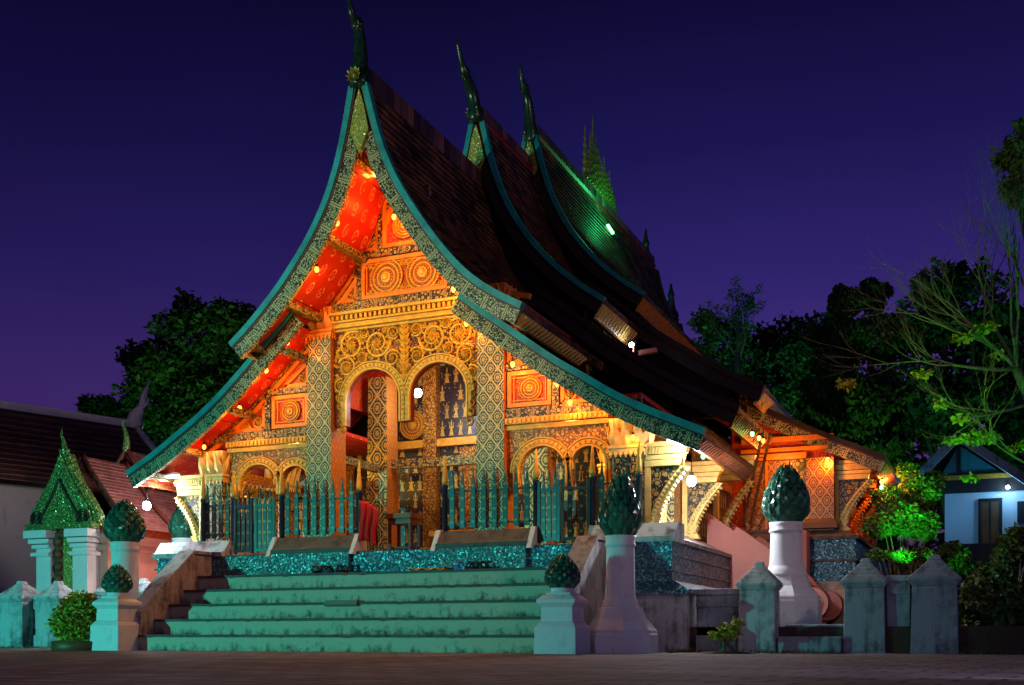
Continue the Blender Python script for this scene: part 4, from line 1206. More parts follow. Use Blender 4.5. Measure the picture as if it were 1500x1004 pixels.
def shoe(x, y, z, rz, mat, label, group):
    o = thing('sandal', (x, y, z), label, 'sandal', group, rz); o.scale = (1.6, 1.5, 2.4)
    mb = MB(); n = 14; P = []
    for i in range(n):
        a = 6.2832 * i / n; P.append((.045 * math.cos(a) * (1.1 if math.sin(a) > 0 else .85), .125 * math.sin(a)))
    mb.hexa([(p[0], p[1], 0) for p in P], [(p[0], p[1], .022) for p in P]); s_ = mb.build('sole', mat); s_.parent = o
    mb = MB()
    for s in (1, -1): mb.tube([(s * .045, -.01, .02), (s * .035, .03, .055), (0, .075, .06), (0, .085, .02)], .009, 6)
    s_ = mb.build('strap', mat); s_.parent = o
    return o
MT['black'] = plain('black_rubber', (.010, .010, .012), .5, .3); MT['blueplastic'] = plain('blue_plastic', (.02, .10, .35), .35, .2); MT['ochre'] = plain('ochre_cloth', (.40, .25, .04), .8, .3)
for i, (px, dy, m) in enumerate(((462, .0, 'black'), (474, .05, 'black'), (488, -.02, 'black'), (500, .03, 'black'))):
    p = atY(px, 838, .40 + dy); shoe(p.x, .40 + dy, 1.452, .3 + i * .9, MT[m], 'black sandal in the row of four on the top step below the left fence', 'black sandals on the top step')
for i, (px, dy) in enumerate(((692, .0), (708, .04))):
    p = atY(px, 832, .42 + dy); shoe(p.x, .42 + dy, 1.452, -.4 + i * .5, MT['black'], 'one of two dark sandals beside the blue sandal on the top step', 'dark sandals beside the blue one')
p = atY(676, 832, .38); shoe(p.x, .38, 1.452, 1.2, MT['blueplastic'], 'blue plastic sandal on the top step near the right fence', None)
def cloth_strip(c, L, w, rz, mat, name, label, catg, hang=.0):
    o = thing(name, c, label, catg, None, rz)
    mb = MB(); n = 16
    for i in range(n):
        for j in range(5):
            f = lambda a, b: ((a / n - .5) * L, (b / 5 - .5) * w, .035 + .022 * math.sin(a * 1.1 + b) + .012 * math.sin(b * 2.3))
            mb.face([f(i, j), f(i + 1, j), f(i + 1, j + 1), f(i, j + 1)], None, 0, True)
    q = mb.build('folded_cloth', mat); q.parent = o; sd = q.modifiers.new('thick', 'SOLIDIFY'); sd.thickness = .02
    return o
p = atY(625, 836, .42); cloth_strip((p.x, .42, 1.45), .70, .16, .05, MT['ochre'], 'yellow_cloth', 'crumpled yellow cloth lying on the top step in front of the entrance', 'cloth')
p = atY(511, 888, -.4)
mt_ = thing('door_mat', (p.x, -.62, .87), 'small worn brown mat hanging over the edge of the middle step', 'mat')
mb = MB()
mb.prismX([(-.68, .82), (-.665, .82), (-.655, .875), (-.40, .872), (-.40, .892), (-.675, .90)], p.x - .33, p.x + .33)
for i in range(26): mb.box(p.x - .33 + i * .0254, p.x - .33 + i * .0254 + .012, -.685, -.668, .79, .83)
mb.build('woven_pad', MT['wood'], mt_)

# ladder leaning on the eave of the middle section
ld = thing('ladder', (5.35, 6.3, 2.2), 'slim wooden ladder leaning against the right flank eave beside the rose balustrade', 'ladder')
a0, a1 = Vector((4.98, 7.2, 2.75)), Vector((5.02, 7.2, 2.75)) + Vector((.42, 0, 0))
q0, q1 = atY(1114, 650, 6.6), atY(1125, 650, 6.6)
a0, a1 = atY(1088, 768, 7.6), atY(1099, 768, 7.6)
for a, q in ((a0, q0), (a1, q1)):
    mb = MB(); mb.bar(a, q + (q - a) * .12, .05, .05); mb.build('rail', MT['wood'], ld)
for k in range(9):
    f = (k + .5) / 9; mb = MB(); mb.bar(a0 + (q0 - a0) * f, a1 + (q1 - a1) * f, .03, .03); mb.build('rung', MT['wood'], ld)

# ================================================================== lamps
def bulb(p, colr, label, group, power=7., r=.042, wire=.16):
    mt_, lc = {'o': ('bulb_o', (1, .27, .03)), 'g': ('bulb_g', (.1, 1, .2)), 'y': ('bulb_y', (1, .75, .2)), 'w': ('bulb_w', (.80, .90, 1))}[colr]
    t = thing('light_bulb', p, label, 'light bulb', group)
    mb = MB(); mb.ball(p, r, 8, sz=1.25); mb.build('glass', MT[mt_], t)
    mb = MB(); mb.lathe(p[0], p[1], [(r * .6, p[2] + r * 1.05), (r * .6, p[2] + r * 2.1), (.006, p[2] + r * 2.3), (.006, p[2] + r * 2.3 + wire)], 8); mb.build('socket', MT['iron'], t)
    if power: lamp('POINT', 'bulb_light', (p[0], p[1] - .02, p[2] - r * 1.6), power, lc, r * .6, parent=t)
    return t
ORG = 'orange bulbs along the front gable'
for px, py, y, lab in (
    (549, 254, .30, 'topmost orange bulb, just under the peak of the front gable'),
    (577, 318, 1.02, 'orange bulb in front of the top gable panel, above the two medallions'),
    (494, 327, .55, 'upper orange bulb under the left slope of the high gable'),
    (464, 395, .55, 'orange bulb halfway down the left slope of the high gable'),
    (431, 449, .50, 'orange bulb at the left foot of the high gable, above the tall capital'),
    (664, 424, .95, 'orange bulb at the right end of the beam under the two medallions'),
    (683, 474, .95, 'orange bulb on the scroll-carved panel above the right arch'),
    (421, 502, .95, 'upper orange bulb under the left low slope, beside the tall left column'),
    (390, 543, .95, 'orange bulb halfway down the left low slope'),
    (351, 598, .95, 'lowest orange bulb under the left low slope, above the left corner column'),
    (751, 534, 1.05, 'orange bulb above the right square medallion'),
    (835, 590, 1.05, 'orange bulb right of the square medallion on the right bay')):
    if lab.split()[-1] != 'panels' and px < 560:                 # hang it just under the sloping soffit
        prof = offset((UAS if py < 460 else LAS)[-1], .19); best = None
        for k in range(60):
            q = atY(px, py, .12 + k * .019)
            zs = min(((abs(q.x) - a[0]) / (b[0] - a[0] + 1e-6) * (b[1] - a[1]) + a[1]) for a, b in zip(prof, prof[1:]) if a[0] <= abs(q.x) <= b[0] + 1e-6) if abs(q.x) > prof[0][0] else 9.5
            if q.z < zs - .055: best = q
        if best is not None: y = best.y
    p = atY(px, py, y); bulb(tuple(p), 'o', lab, ORG, 18., .045)
for px, py, y, c, lab, pw in (
    (299, 655, .95, 'o', 'orange bulb on the capital of the left corner column', 7), (266, 720, 1.8, 'o', 'orange bulb low behind the left corner column', 4),
    (360, 725, 2.8, 'o', 'lone orange bulb inside the porch behind the left gate', 8),
    (927, 641, 1.05, 'o', 'orange bulb on the capital of the right corner column', 7),
    (1030, 669, 3.0, 'g', 'green bulb under the right eave, above the white lamp', 3), (1048, 675, 3.6, 'o', 'orange bulb on the curved right flank bracket', 7),
    (1084, 689, 4.6, 'o', 'upper of two orange bulbs under the end of the right eave', 7), (1094, 697, 4.9, 'o', 'lower of two orange bulbs under the end of the right eave', 7),
    (1102, 636, 5.6, 'g', 'green bulb at the head of the ladder', 3), (1112, 642, 6.0, 'y', 'yellow bulb at the head of the ladder', 4), (1118, 646, 6.3, 'o', 'orange bulb at the head of the ladder', 8),
    (1212, 673, 8.45, 'o', 'orange bulb on the corner pillar of the main hall flank', 40)):
    p = atY(px, py, y); bulb(tuple(p), c, lab, 'bulbs along the right flank' if px > 950 else 'bulbs on the porch', pw)
for k, (px, py, c, wd) in enumerate(((1289, 697, 'o', 'topmost orange'), (1292, 706, 'y', 'yellow'), (1292, 714, 'g', 'green'), (1296, 719, 'o', 'upper middle orange'), (1302, 727, 'o', 'lower middle orange'), (1306, 737, 'o', 'lowest orange'))):
    p = atY(px, py, 9.4 + .25 * k); bulb(tuple(p), c, wd + ' bulb in the short string hanging from the far right eave end', 'string at the far right eave', 6 if c == 'o' else 2, .05, .1)
# unseen points added to boost the strings' warm light under the gable
for p, k in (((-.9, .2, 6.2), 60), ((.9, .2, 6.2), 60), ((0, .3, 7.7), 30), ((-.1, .25, 8.6), 12), ((-2.7, .80, 4.95), 34), ((-3.6, .85, 4.35), 26), ((2.75, .80, 4.95), 24), ((3.7, .85, 4.3), 18), ((-3.1, .72, 3.75), 20), ((3.1, .72, 3.75), 20), ((-1.6, .1, 6.95), 26)):
    lamp('POINT', 'gable_fill', p, k * (.50 if p[2] == 6.2 else .62), (1, .60, .09) if p[2] == 6.2 else (1, .33, .035), .08)
for p, k in (((0, 2.3, 5.6), 60), ((-3.1, 2.2, 3.9), 26), ((3.1, 2.2, 3.9), 26), ((6.0, 7.9, 4.3), 45), ((8.2, 10.4, 3.9), 40), ((-.45, .35, 3.3), 7)):
    inner = p[1] < 4 and p[1] > 1
    lamp('POINT', 'warm_fill', p, k * (3.0 if inner else 1.3), (1, .56, .09) if inner else (1, .36, .05), .08)  # unseen fill added for porch, hall front, flank bracket and robe
# extra bulbs of the same strings, out of sight behind the bargeboards
for p in ((3.3, .95, 4.75), (4.2, .95, 4.25), (1.15, .6, 7.0), (.62, .6, 7.8), (2.9, .9, 5.1)):
    bulb(p, 'o', 'orange bulb tucked out of sight behind the right bargeboard', 'orange bulbs behind the right bargeboard', 18.)
def white_lamp(px, py, y, label, power, cord, r=.085):
    p = atY(px, py, y)
    t = thing('hanging_lamp', tuple(p), label, 'lamp', 'bare white lamps')
    mb = MB(); mb.ball(p, r, 10, sz=1.1); mb.build('globe', MT['bulb_w'], t)
    mb = MB(); mb.lathe(p.x, p.y, [(r * .5, p.z + r * .95), (r * .5, p.z + r * 1.8), (.008, p.z + r * 2), (.008, p.z + cord)], 8); mb.build('cord', MT['iron'], t)
    lamp('POINT', 'lamp_light', (p.x, p.y - .05, p.z - r * 1.3), power, (.78, .88, 1.0), r * .6, parent=t)
white_lamp(215, 741, .9, 'bare white lamp hanging from the left eave beside the red chapel', 240, .55)
white_lamp(612, 576, 3.4, 'bare white lamp hanging inside the middle arch', 75, 1.3)
white_lamp(1013, 705, 1.85, 'bare white lamp under the right eave beside the carved bracket', 360, .7)
def tube_lamp(p, q, label, power):
    t = thing('tube_light', p, label, 'tube light', 'white tube lights under the eaves')
    mb = MB(); mb.tube([p, q], .028, 10); mb.build('tube', MT['tube'], t)
    u = Vector((0, 0, .05)); mb = MB(); mb.bar(Vector(p) + u, Vector(q) + u, .07, .05); mb.build('batten', MT['white'], t)
    lamp('POINT', 'tube_glow', (Vector(p) + Vector(q)) * .5 - Vector((0, 0, .08)), power, (.80, .92, 1), .08, parent=t)
tube_lamp(atY(216, 700, 1.1), atY(262, 698, 1.1), 'white tube light under the left eave above the hanging lamp', 80)
tube_lamp(atY(978, 645, 1.0), atY(1000, 651, 1.0), 'white tube light under the right eave above the front bracket', 28)
p = atY(928, 508, 6.6)
t = thing('small_floodlight', tuple(p), 'small lit floodlight with a reddish bar on the dark middle roof', 'floodlight')
mb = MB(); mb.lathe(p.x, p.y, [(.05, p.z - .02), (.09, p.z + .06), (.09, p.z + .14)], 12); mb.build('housing', MT['iron'], t)
mb = MB(); mb.ball((p.x - .02, p.y - .09, p.z + .02), .055, 8); mb.build('lens', MT['bulb_w'], t)
mb = MB(); mb.bar(atY(936, 518, 6.6), atY(962, 513, 6.6), .12, .10); mb.bar((p.x, p.y, p.z - .3), (p.x, p.y, p.z), .03, .03); mb.build('bracket_bar', MT['pink'], t)
# green floodlight on the ridge by the spires, warm light on the hall front, garden lights
p = atX(897, 338, .45); p.z += .1
t = thing('ridge_floodlight', tuple(p), 'green floodlight lying on the high roof below the ridge spires', 'floodlight')
mb = MB(); mb.bar(atX(890, 330, .3), atX(898, 342, .3), .07, .05); mb.build('lamp_head', MT['bulb_g'], t)
lamp('POINT', 'green_glow', (p.x + .4, p.y, p.z + .5), 80, (.03, 1, .25), .08, parent=t)

# ================================================================== low wall: posts, panels
def post(x, y, zb, zt, w, label, mat='grey', rz=0):
    t = thing('wall_post', (x, y, zb), label, 'wall post', 'low wall posts', rz)
    def L(mb, n, bev=.012):
        o = mb.build(n, MT[mat], None, bev); o.parent = t
    H = zt - zb
    mb = MB(); mb.frus(0, 0, -.08, H * .68, w, w * .9, w * .92, w * .84); L(mb, 'body')
    mb = MB(); mb.frus(0, 0, H * .68, H * .73, w * .92, w * .84, w * 1.10, w * 1.0); mb.frus(0, 0, H * .73, H * .77, w * 1.12, w * 1.02, w * 1.08, w)
    for k in range(4):
        a, b = w * (1.04 - .20 * k), w * (.88 - .20 * k); z = H * (.77 + .045 * k); mb.frus(0, 0, z, z + H * .045, a, a * .9, b, b * .9)
    mb.frus(0, 0, H * .95, H, w * .26, w * .24, w * .2, w * .18); L(mb, 'cap')
    return t
post(6.92, .72, 0, 1.48, .60, 'grey stepped-cap wall post left of the gap, in front of the bulging lotus pillar', 'oldwhite')
post(8.55, .95, 0, 1.50, .64, 'teal-lit grey wall post just right of the gap in the low wall', 'grey')
post(9.58, .95, 0, 1.53, .70, 'rightmost grey wall post beside the dark shrubs', 'grey')
post(-8.28, .80, .0, 1.46, .70, 'stained teal-lit wall post beside the round shrub', 'oldwhite')
post(-9.35, .80, .0, 1.48, .74, 'stained wall post at the left edge of the picture', 'oldwhite')
post(-7.30, 1.5, .3, 1.55, .62, 'wall post with a pyramid cap behind the round shrub', 'oldwhite')
post(-6.62, 1.6, .3, 1.52, .60, 'wall post half hidden behind the tall left lotus pillar', 'oldwhite')
def low_wall(x0, x1, y, zt, label, mat='grey', coping='oldwhite', zb=-.1):
    t = thing('low_wall', ((x0 + x1) / 2, y, 0), label, 'wall', 'low wall sections'); t['kind'] = 'thing'
    mb = MB(); mb.box(x0, x1, y, y + .30, zb, zt - .10); mb.box(x0, x1, y - .05, y, zb, .28); mb.box(x0, x1, y - .04, y, zt - .30, zt - .10)
    mb.build('wall_body', MT[mat], t, .01)
    mb = MB(); mb.box(x0 - .03, x1 + .03, y - .07, y + .34, zt - .10, zt); mb.build('coping', MT[coping], t, .012)
low_wall(5.86, 6.62, .78, 1.05, 'dark recessed wall with a pale coping between the terrace and the first right post', 'grey')
low_wall(8.88, 9.22, .85, 1.22, 'sunken wall panel between the two right wall posts')
low_wall(-8.98, -8.64, .80, 1.15, 'stained wall panel between the two left wall posts', 'oldwhite', 'oldwhite')
low_wall(-7.9, -5.8, .95, 1.0, 'low pale wall running from the left post to the terrace corner', 'oldwhite', 'oldwhite')
t = thing('stone_sill', (7.7, .6, 0), 'rough stone sill across the gap in the right low wall', 'step')
mb = MB(); mb.box(7.24, 8.22, .50, 1.2, -.05, .26); mb.box(7.3, 8.2, .9, 1.5, .2, .46); mb.build('slab', MT['grey'], t, .02)

# ================================================================== red chapel with mosaic portal
chx, chy = -11.35, 3.7
ch = thing('red_chapel', (-11.0, 4.5, .4), 'small rose-red chapel with a pointed green glass-mosaic portal, left of the temple', 'chapel')
mb = MB(); mb.box(-12.5, -10.2, 4.3, 9.0, .3, 2.85); w_ = mb.build('wall', MT['pink'], ch)
mb = MB(); x = -10.2
for z0, z1, d in ((.3, 1.15, .22), (1.15, 1.25, .26), (1.3, 1.42, .10), (2.45, 2.55, .08), (2.62, 2.72, .14), (2.72, 2.85, .20)): mb.box(-12.5 - d, x + d, 4.3 - d, 9.0 + d, z0, z1)
for y in (4.9, 5.0, 6.7, 6.8, 8.8): mb.box(x, x + .07, y, y + .06, 1.42, 2.45)
mb.build('wall_mouldings', MT['pink'], w_)
mb = MB(); mb.box(-12.72, -9.98, 4.1, 9.2, 2.85, 3.05); mb.build('carved_frieze', MT['redscroll'], ch)
def small_roof(prof, y0, y1, cx, name, mat, parent, thick=.08):
    mb = MB(); top = resample(cat(prof), .12)
    for s in (1, -1):
        for i in range(len(top) - 1):
            a, b = top[i], top[i + 1]
            mb.face([(cx + s * a[0], y0, a[1]), (cx + s * b[0], y0, b[1] + .025), (cx + s * b[0], y1, b[1] + .025), (cx + s * a[0], y1, a[1])], [(y0, i), (y0, i + .99), (y1, i + .99), (y1, i)])
            mb.face([(cx + s * b[0], y0, b[1] + .025), (cx + s * b[0], y0, b[1]), (cx + s * b[0], y1, b[1]), (cx + s * b[0], y1, b[1] + .025)], [(y0, i)] * 4)
            mb.face([(cx + s * a[0], y0, a[1]), (cx + s * b[0], y0, b[1]), (cx + s * b[0] * .97, y0, b[1] - thick), (cx + s * a[0] * .97, y0, a[1] - thick)])
            mb.face([(cx + s * a[0], y1, a[1]), (cx + s * b[0], y1, b[1]), (cx + s * b[0] * .97, y1, b[1] - thick), (cx + s * a[0] * .97, y1, a[1] - thick)])
    return mb.build(name, MT[mat], parent)
prof = [(.0, 4.95), (.35, 4.45), (.75, 3.95), (1.15, 3.5), (1.75, 3.0)]
small_roof(prof, 4.6, 9.4, chx, 'roof', 'roofr', ch)
small_roof([(.0, 5.35), (.35, 4.85), (.8, 4.3)], 6.2, 8.2, chx, 'upper_roof', 'roofr', ch)
for y, pr, dz in ((4.6, prof, 0), (6.2, [(.0, 5.35), (.35, 4.85), (.8, 4.3), (.95, 4.2)], 0), (9.4, prof, 0), (6.2, prof, .02)):
    q = cat(pr); mb = MB()
    for s in (1, -1): mb.tube([(chx + s * a, y, b + .06 + dz) for a, b in q], .07, 6)
    mb.build('roof_rib', MT['redbrown'], ch)
def horn(x, y, z, h, parent, mat, lean=-.12):
    mb = MB(); pts = [(x, y, z), (x + .02, y, z + h * .35), (x + lean * .2, y, z + h * .6), (x + lean, y, z + h * .8), (x + lean * .7, y, z + h)]
    mb.tube(pts, [.10, .09, .055, .035, .012], 8); return mb.build('finial', MT[mat], parent)
horn(chx, 6.2, 5.3, .95, ch, 'mosaicg'); horn(chx, 8.2, 5.35, .9, ch, 'mosaicg'); horn(chx + .12, 8.25, 5.35, 1.15, ch, 'redbrown', 0)
# portal
py0 = 3.9
por = MB()
for s in (1, -1):
    for z0, z1, d in ((.3, .95, .06), (1.0, 2.5, 0), (2.30, 2.40, .10), (2.50, 2.60, .08), (2.62, 2.74, .14), (2.76, 2.96, .22)):
        a, b = sorted((chx + s * (.37 - (d if z0 > 1.1 else d) * .3), chx + s * (.86 + d))); por.box(a, b, py0 - d, py0 + .5, z0, z1)
portal = por.build('portal_pier', MT['white'], ch, .008)
def arch_poly(hw, z0, zt, k=1.):
    q = cat([(hw, z0), (hw * .98, z0 + (zt - z0) * .12), (hw * .78, z0 + (zt - z0) * .30), (hw * .42, z0 + (zt - z0) * .56), (hw * .16, z0 + (zt - z0) * .80), (.0, zt)])
    return [(chx + x, z) for x, z in q] + [(chx - x, z) for x, z in q[::-1][1:]]
mb = MB(); mb.prism(arch_poly(1.02, 3.10, 4.95), py0 - .05, py0 + .45); mb.box(chx - 1.12, chx + 1.12, py0 - .14, py0 + .45, 2.97, 3.12)
mb.tube([(chx, py0 + .1, 4.8), (chx + .01, py0 + .1, 5.05), (chx - .03, py0 + .1, 5.25), (chx - .10, py0 + .1, 5.42), (chx - .08, py0 + .1, 5.6)], [.10, .07, .045, .03, .01], 8)
for s in (1, -1):
    q = cat([(1.05, 3.12), (1.03, 3.33), (.82, 3.66), (.45, 4.12), (.18, 4.58), (.04, 4.95)])
    mb.tube([(chx + s * x, py0 + .1, z) for x, z in q], [.075] * len(q), 6)
    for x, z in q[::2]: mb.ball((chx + s * (x + .07), py0 + .1, z + .04), .06, 5)
mb.build('mosaic_gable', MT['mosaicg'], ch)
mb = MB()
for s in (1, -1):
    for r in (.17, .11, .05): mb.latheY(chx + s * .78, py0 - .05, 3.28, [(r + .025, 0), (r + .02, .04), (r, .04), (r - .005, 0)], 18)
    q = cat([(.60, 3.14), (.58, 3.35), (.42, 3.6), (.18, 3.95), (.02, 4.25)])
    mb.tube([(chx + s * x, py0 - .06, z) for x, z in q], .035, 6)
mb.build('gable_scrolls', MT['darkwood'], ch)
mb = MB(); q = arch_poly(.56, 3.14, 4.22); mb.prism(q, py0 - .08, py0 - .02); mb.build('inner_arch', MT['mosaicg'], ch)
mb = MB(); mb.box(chx - .36, chx + .36, py0 + .25, py0 + .35, .4, 2.97); mb.build('dark_opening', MT['darkwood'], ch)
mb = MB(); mb.box(chx + .02, chx + .36, py0 + .05, py0 + .12, .5, 2.95); mb.build('door_leaf', MT['mosaicy'], ch)
mb = MB(); mb.box(chx - .30, chx + .0, py0 + .08, py0 + .14, .5, 2.9)
for k in range(7): mb.ball((chx - .15, py0 + .06, .75 + k * .32), .12, 7, sz=1.1)
mb.build('carved_door_leaf', MT['wood'], ch)
mb = MB(); mb.box(-13.2, -10.0, 3.2, 4.2, .2, 1.1); mb.build('chapel_base', MT['grey'], ch)

# ================================================================== long pale hall behind, left
h0 = atD(0, 597, 38); h1 = atD(196, 625, 41.6); dr = (h1 - h0); dr.z = 0; dr = dr.normalized(); nrm = Vector((dr.y, -dr.x, 0))
hl = thing('monastery_hall', (h0.x, h0.y, .4), 'long pale hall with a big plain brown tiled roof behind the red chapel', 'building')
zr_, ze = h0.z, h0.z - 3.1
A = h0 - dr * 14; Bq = h0 + dr * (h1 - h0).length
def HP(along, side, z):
    q = h0 + dr * along + nrm * side; return (q.x, q.y, z)
La, Lb = -14.0, (h1 - h0).length
mb = MB()
for s in (1, -1):
    n = 26
    for i in range(n):
        a, b = i / n, (i + 1) / n
        f = lambda t: (s * 4.6 * t, zr_ - 3.1 * t + .35 * t * (t - 1) * 1.6)
        (sa, za), (sb_, zb_) = f(a), f(b)
        mb.face([HP(La, sa, za), HP(La, sb_, zb_ + .03), HP(Lb, sb_, zb_ + .03), HP(Lb, sa, za)], [(La, i), (La, i + .99), (Lb, i + .99), (Lb, i)])
        mb.face([HP(La, sb_, zb_ + .03), HP(La, sb_, zb_), HP(Lb, sb_, zb_), HP(Lb, sb_, zb_ + .03)], [(0, i)] * 4)
roof_ = mb.build('roof', MT['hallroof'], hl)
mb = MB(); mb.bar(HP(La, 0, zr_ + .08), HP(Lb, 0, zr_ + .08), .3, .26); mb.build('ridge', MT['white'], roof_)
mb = MB()
for s in (1, -1): mb.tube([HP(Lb + .05, s * 4.6 * t, zr_ - 3.1 * t + .35 * t * (t - 1) * 1.6 + .1) for t in [i / 10 for i in range(11)]], .13, 6)
q = Vector(HP(Lb, 0, zr_))
mb.tube([q, q + Vector((.1, 0, .45)), q + Vector((.3, .1, .8)), q + Vector((.38, .1, 1.15)), q + Vector((.62, .2, 1.75))], [.34, .26, .13, .12, .02], 8)
mb.tube([q + Vector((.25, 0, .7)), q + Vector((.55, .1, .85)), q + Vector((.62, .1, 1.1))], [.1, .07, .02], 6)
mb.build('gable_trim', MT['white'], roof_)
mb = MB(); f = lambda al, sd, z: HP(al, sd, z)
mb.hexa([f(La, -3.6, 0), f(La, 3.6, 0), f(Lb - .7, 3.6, 0), f(Lb - .7, -3.6, 0)], [f(La, -3.6, ze + .5), f(La, 3.6, ze + .5), f(Lb - .7, 3.6, ze + .5), f(Lb - .7, -3.6, ze + .5)])
mb.face([f(Lb - .7, -3.6, ze + .5), f(Lb - .7, 3.6, ze + .5), f(Lb - .7, 0, zr_ - .15)])
mb.build('wall', MT['white'], hl)
mb = MB(); mb.hexa([f(La, 3.6, 1.55), f(La, 3.75, 1.55), f(Lb, 3.75, 1.55), f(Lb, 3.6, 1.55)], [f(La, 3.6, 1.8), f(La, 3.7, 1.8), f(Lb, 3.7, 1.8), f(Lb, 3.6, 1.8)])
mb.build('plinth_moulding', MT['white'], hl)
for al in (-9, -6, -3.2, -.2):
    mb = MB(); mb.hexa([f(al, 3.55, 2.2), f(al, 3.68, 2.2), f(al + 1.1, 3.68, 2.2), f(al + 1.1, 3.55, 2.2)], [f(al, 3.55, 4.2), f(al, 3.68, 4.2), f(al + 1.1, 3.68, 4.2), f(al + 1.1, 3.55, 4.2)]); w_ = mb.build('window', MT['redbrown'], hl)
    mb = MB()
    for k in (0, .55, 1.1): mb.bar(f(al + k, 3.7, 2.2), f(al + k, 3.7, 4.2), .07, .06)
    for z in (2.2, 3.2, 4.2): mb.bar(f(al, 3.7, z), f(al + 1.1, 3.7, z), .07, .06)
    mb.build('window_frame', MT['darkwood'], w_)

# ================================================================== white house, right
hc = atD(1405, 797, 34)
hs = thing('white_house', (hc.x + .6, hc.y, .4), 'white gabled house lit blue by an eave lamp, behind the shrubs on the right', 'house')
Yh = hc.y; ph = lambda px, py: atY(px, py, Yh)
ap, el, er = ph(1404, 640), ph(1353, 692), ph(1506, 706)
xl, xr = ph(1384, 700).x, ph(1524, 700).x; zt = ph(1440, 708).z; zb_ = ph(1440, 797).z
mb = MB(); mb.box(xl, xr, Yh, Yh + 7, .3, zt); wl = mb.build('wall', MT['white'], hs)
mb = MB(); mb.box(xl - .15, xr + .1, Yh - .25, Yh, .2, zb_); mb.build('dark_base', MT['darkwood'], hs)
gx = ap.x; e1 = (el.x, el.z); e2 = (er.x, er.z)
mb = MB(); mb.prism([(el.x + .35, zt - .0), (er.x - .35, zt - .0), (ap.x, ap.z - .25)], Yh + .02, Yh + .15); mb.build('gable', MT['teal'], hs)
mb = MB(); mb.box(el.x + .3, er.x, Yh - .12, Yh + .02, zt - .28, zt + .12)
mb.build('tie_beam', MT['darkwood'], hs)
mb = MB()
for i in range(34):
    x = el.x + .5 + (er.x - el.x - .8) * i / 33; mb.box(x - .03, x + .03, Yh - .14, Yh, zt + .12, zt + .26)
mb.build('dentil_row', MT['gold'], hs)
for s, e in ((-1, e1), (1, e2)):
    mb = MB(); a = (ap.x, ap.z); d = Vector((e[0] - a[0], e[1] - a[1])).normalized(); n_ = Vector((d.y, -d.x)) * (1 if s > 0 else -1)
    P = lambda p, k: (p[0] + n_.x * k, p[1] + n_.y * k)
    E_ = (e[0] + d.x * .4, e[1] + d.y * .4)
    poly = [a, E_, P(E_, .12), P(a, .12)]
    mb.prism(poly if s < 0 else poly[::-1], Yh - .7, Yh + 7.5); r_ = mb.build('roof', MT['hallroof'], hs)
    mb = MB(); poly = [P(a, -.05), P(E_, -.05), P(E_, .2), P(a, .2)]
    mb.prism(poly if s < 0 else poly[::-1], Yh - .82, Yh - .7); mb.build('bargeboard', MT['grey'], r_)
mb = MB(); mb.box(ap.x - .06, ap.x + .06, Yh - .1, Yh + .05, zt, ap.z - .3); mb.build('king_post', MT['darkwood'], hs)
d0, d1 = ph(1437, 735), ph(1464, 795)
mb = MB(); mb.box(d0.x, d1.x, Yh - .05, Yh + .02, d1.z, d0.z); dd = mb.build('door', MT['wood'], hs)
mb = MB(); mb.box(d0.x - .08, d0.x, Yh - .09, Yh, d1.z, d0.z + .08); mb.box(d1.x, d1.x + .08, Yh - .09, Yh, d1.z, d0.z + .08); mb.box(d0.x, d1.x, Yh - .09, Yh, d0.z, d0.z + .08); mb.box((d0.x + d1.x) / 2 - .02, (d0.x + d1.x) / 2 + .02, Yh - .07, Yh - .05, d1.z, d0.z)
mb.build('door_frame', MT['darkwood'], dd)
d0, d1 = ph(1490, 735), ph(1512, 790)
mb = MB(); mb.box(d0.x, d1.x, Yh - .05, Yh + .02, d1.z + .5, d0.z); mb.build('window', MT['darkwood'], hs)
p = ph(1476, 716); p.y -= .35
t = thing('eave_lamp', tuple(p), 'bluish lamp under the eave of the white house', 'lamp')
mb = MB(); mb.ball(p, .05, 8); mb.build('globe', MT['bulb_w'], t)
mb = MB(); mb.bar(p + Vector((0, .36, .02)), p + Vector((0, 0, .08)), .03, .03); mb.build('arm', MT['iron'], t)
lamp('POINT', 'eave_light', (p.x, p.y - .3, p.z - .1), 34, (.12, .52, 1.0), .08, parent=t)
lamp('POINT', 'eave_light', (p.x - 2.0, p.y - 1.2, p.z - .6), 27, (.05, .48, 1.0), .2, parent=t)
# ================================================================== trees and plants
def leaf_cloud(name, clusters, n, size, mat, parent, seed, flat=.5, droop=0.):
    """small leaf blades scattered through overlapping clumps"""
    rnd = random.Random(seed); mb_v = []; mb_f = []
    tot = sum(c[3] ** 2 for c in clusters)
    off = wloc(parent)
    for cx, cy, cz, r, *k in clusters:
        sq = k[0] if k else .8
        m = int(n * r * r / tot)
        for _ in range(m):
            while True:
                a = Vector((rnd.uniform(-1, 1), rnd.uniform(-1, 1), rnd.uniform(-1, 1)))
                if a.length < 1: break
            a = a.normalized() * (a.length ** .45) * rnd.uniform(.75, 1.08)
            p = Vector((cx + a.x * r, cy + a.y * r, cz + a.z * r * sq)) - off
            d = Vector((rnd.uniform(-1, 1), rnd.uniform(-1, 1), rnd.uniform(-1, .5) - droop)).normalized()
            e = d.cross(Vector((rnd.uniform(-1, 1), rnd.uniform(-1, 1), rnd.uniform(-1, 1)))).normalized()
            L = size * rnd.uniform(.6, 1.35); w_ = L * .30
            i = len(mb_v)
            mid = p + d * L * .45 + d.cross(e) * L * .06
            mb_v += [tuple(p), tuple(mid + e * w_), tuple(p + d * L), tuple(mid - e * w_)]
            mb_f.append((i, i + 1, i + 2, i + 3))
    me = bpy.data.meshes.new(name); me.from_pydata(mb_v, [], mb_f); me.materials.append(MT[mat]); me.update()
    o = bpy.data.objects.new(name, me); col.objects.link(o); o.parent = parent
    return o
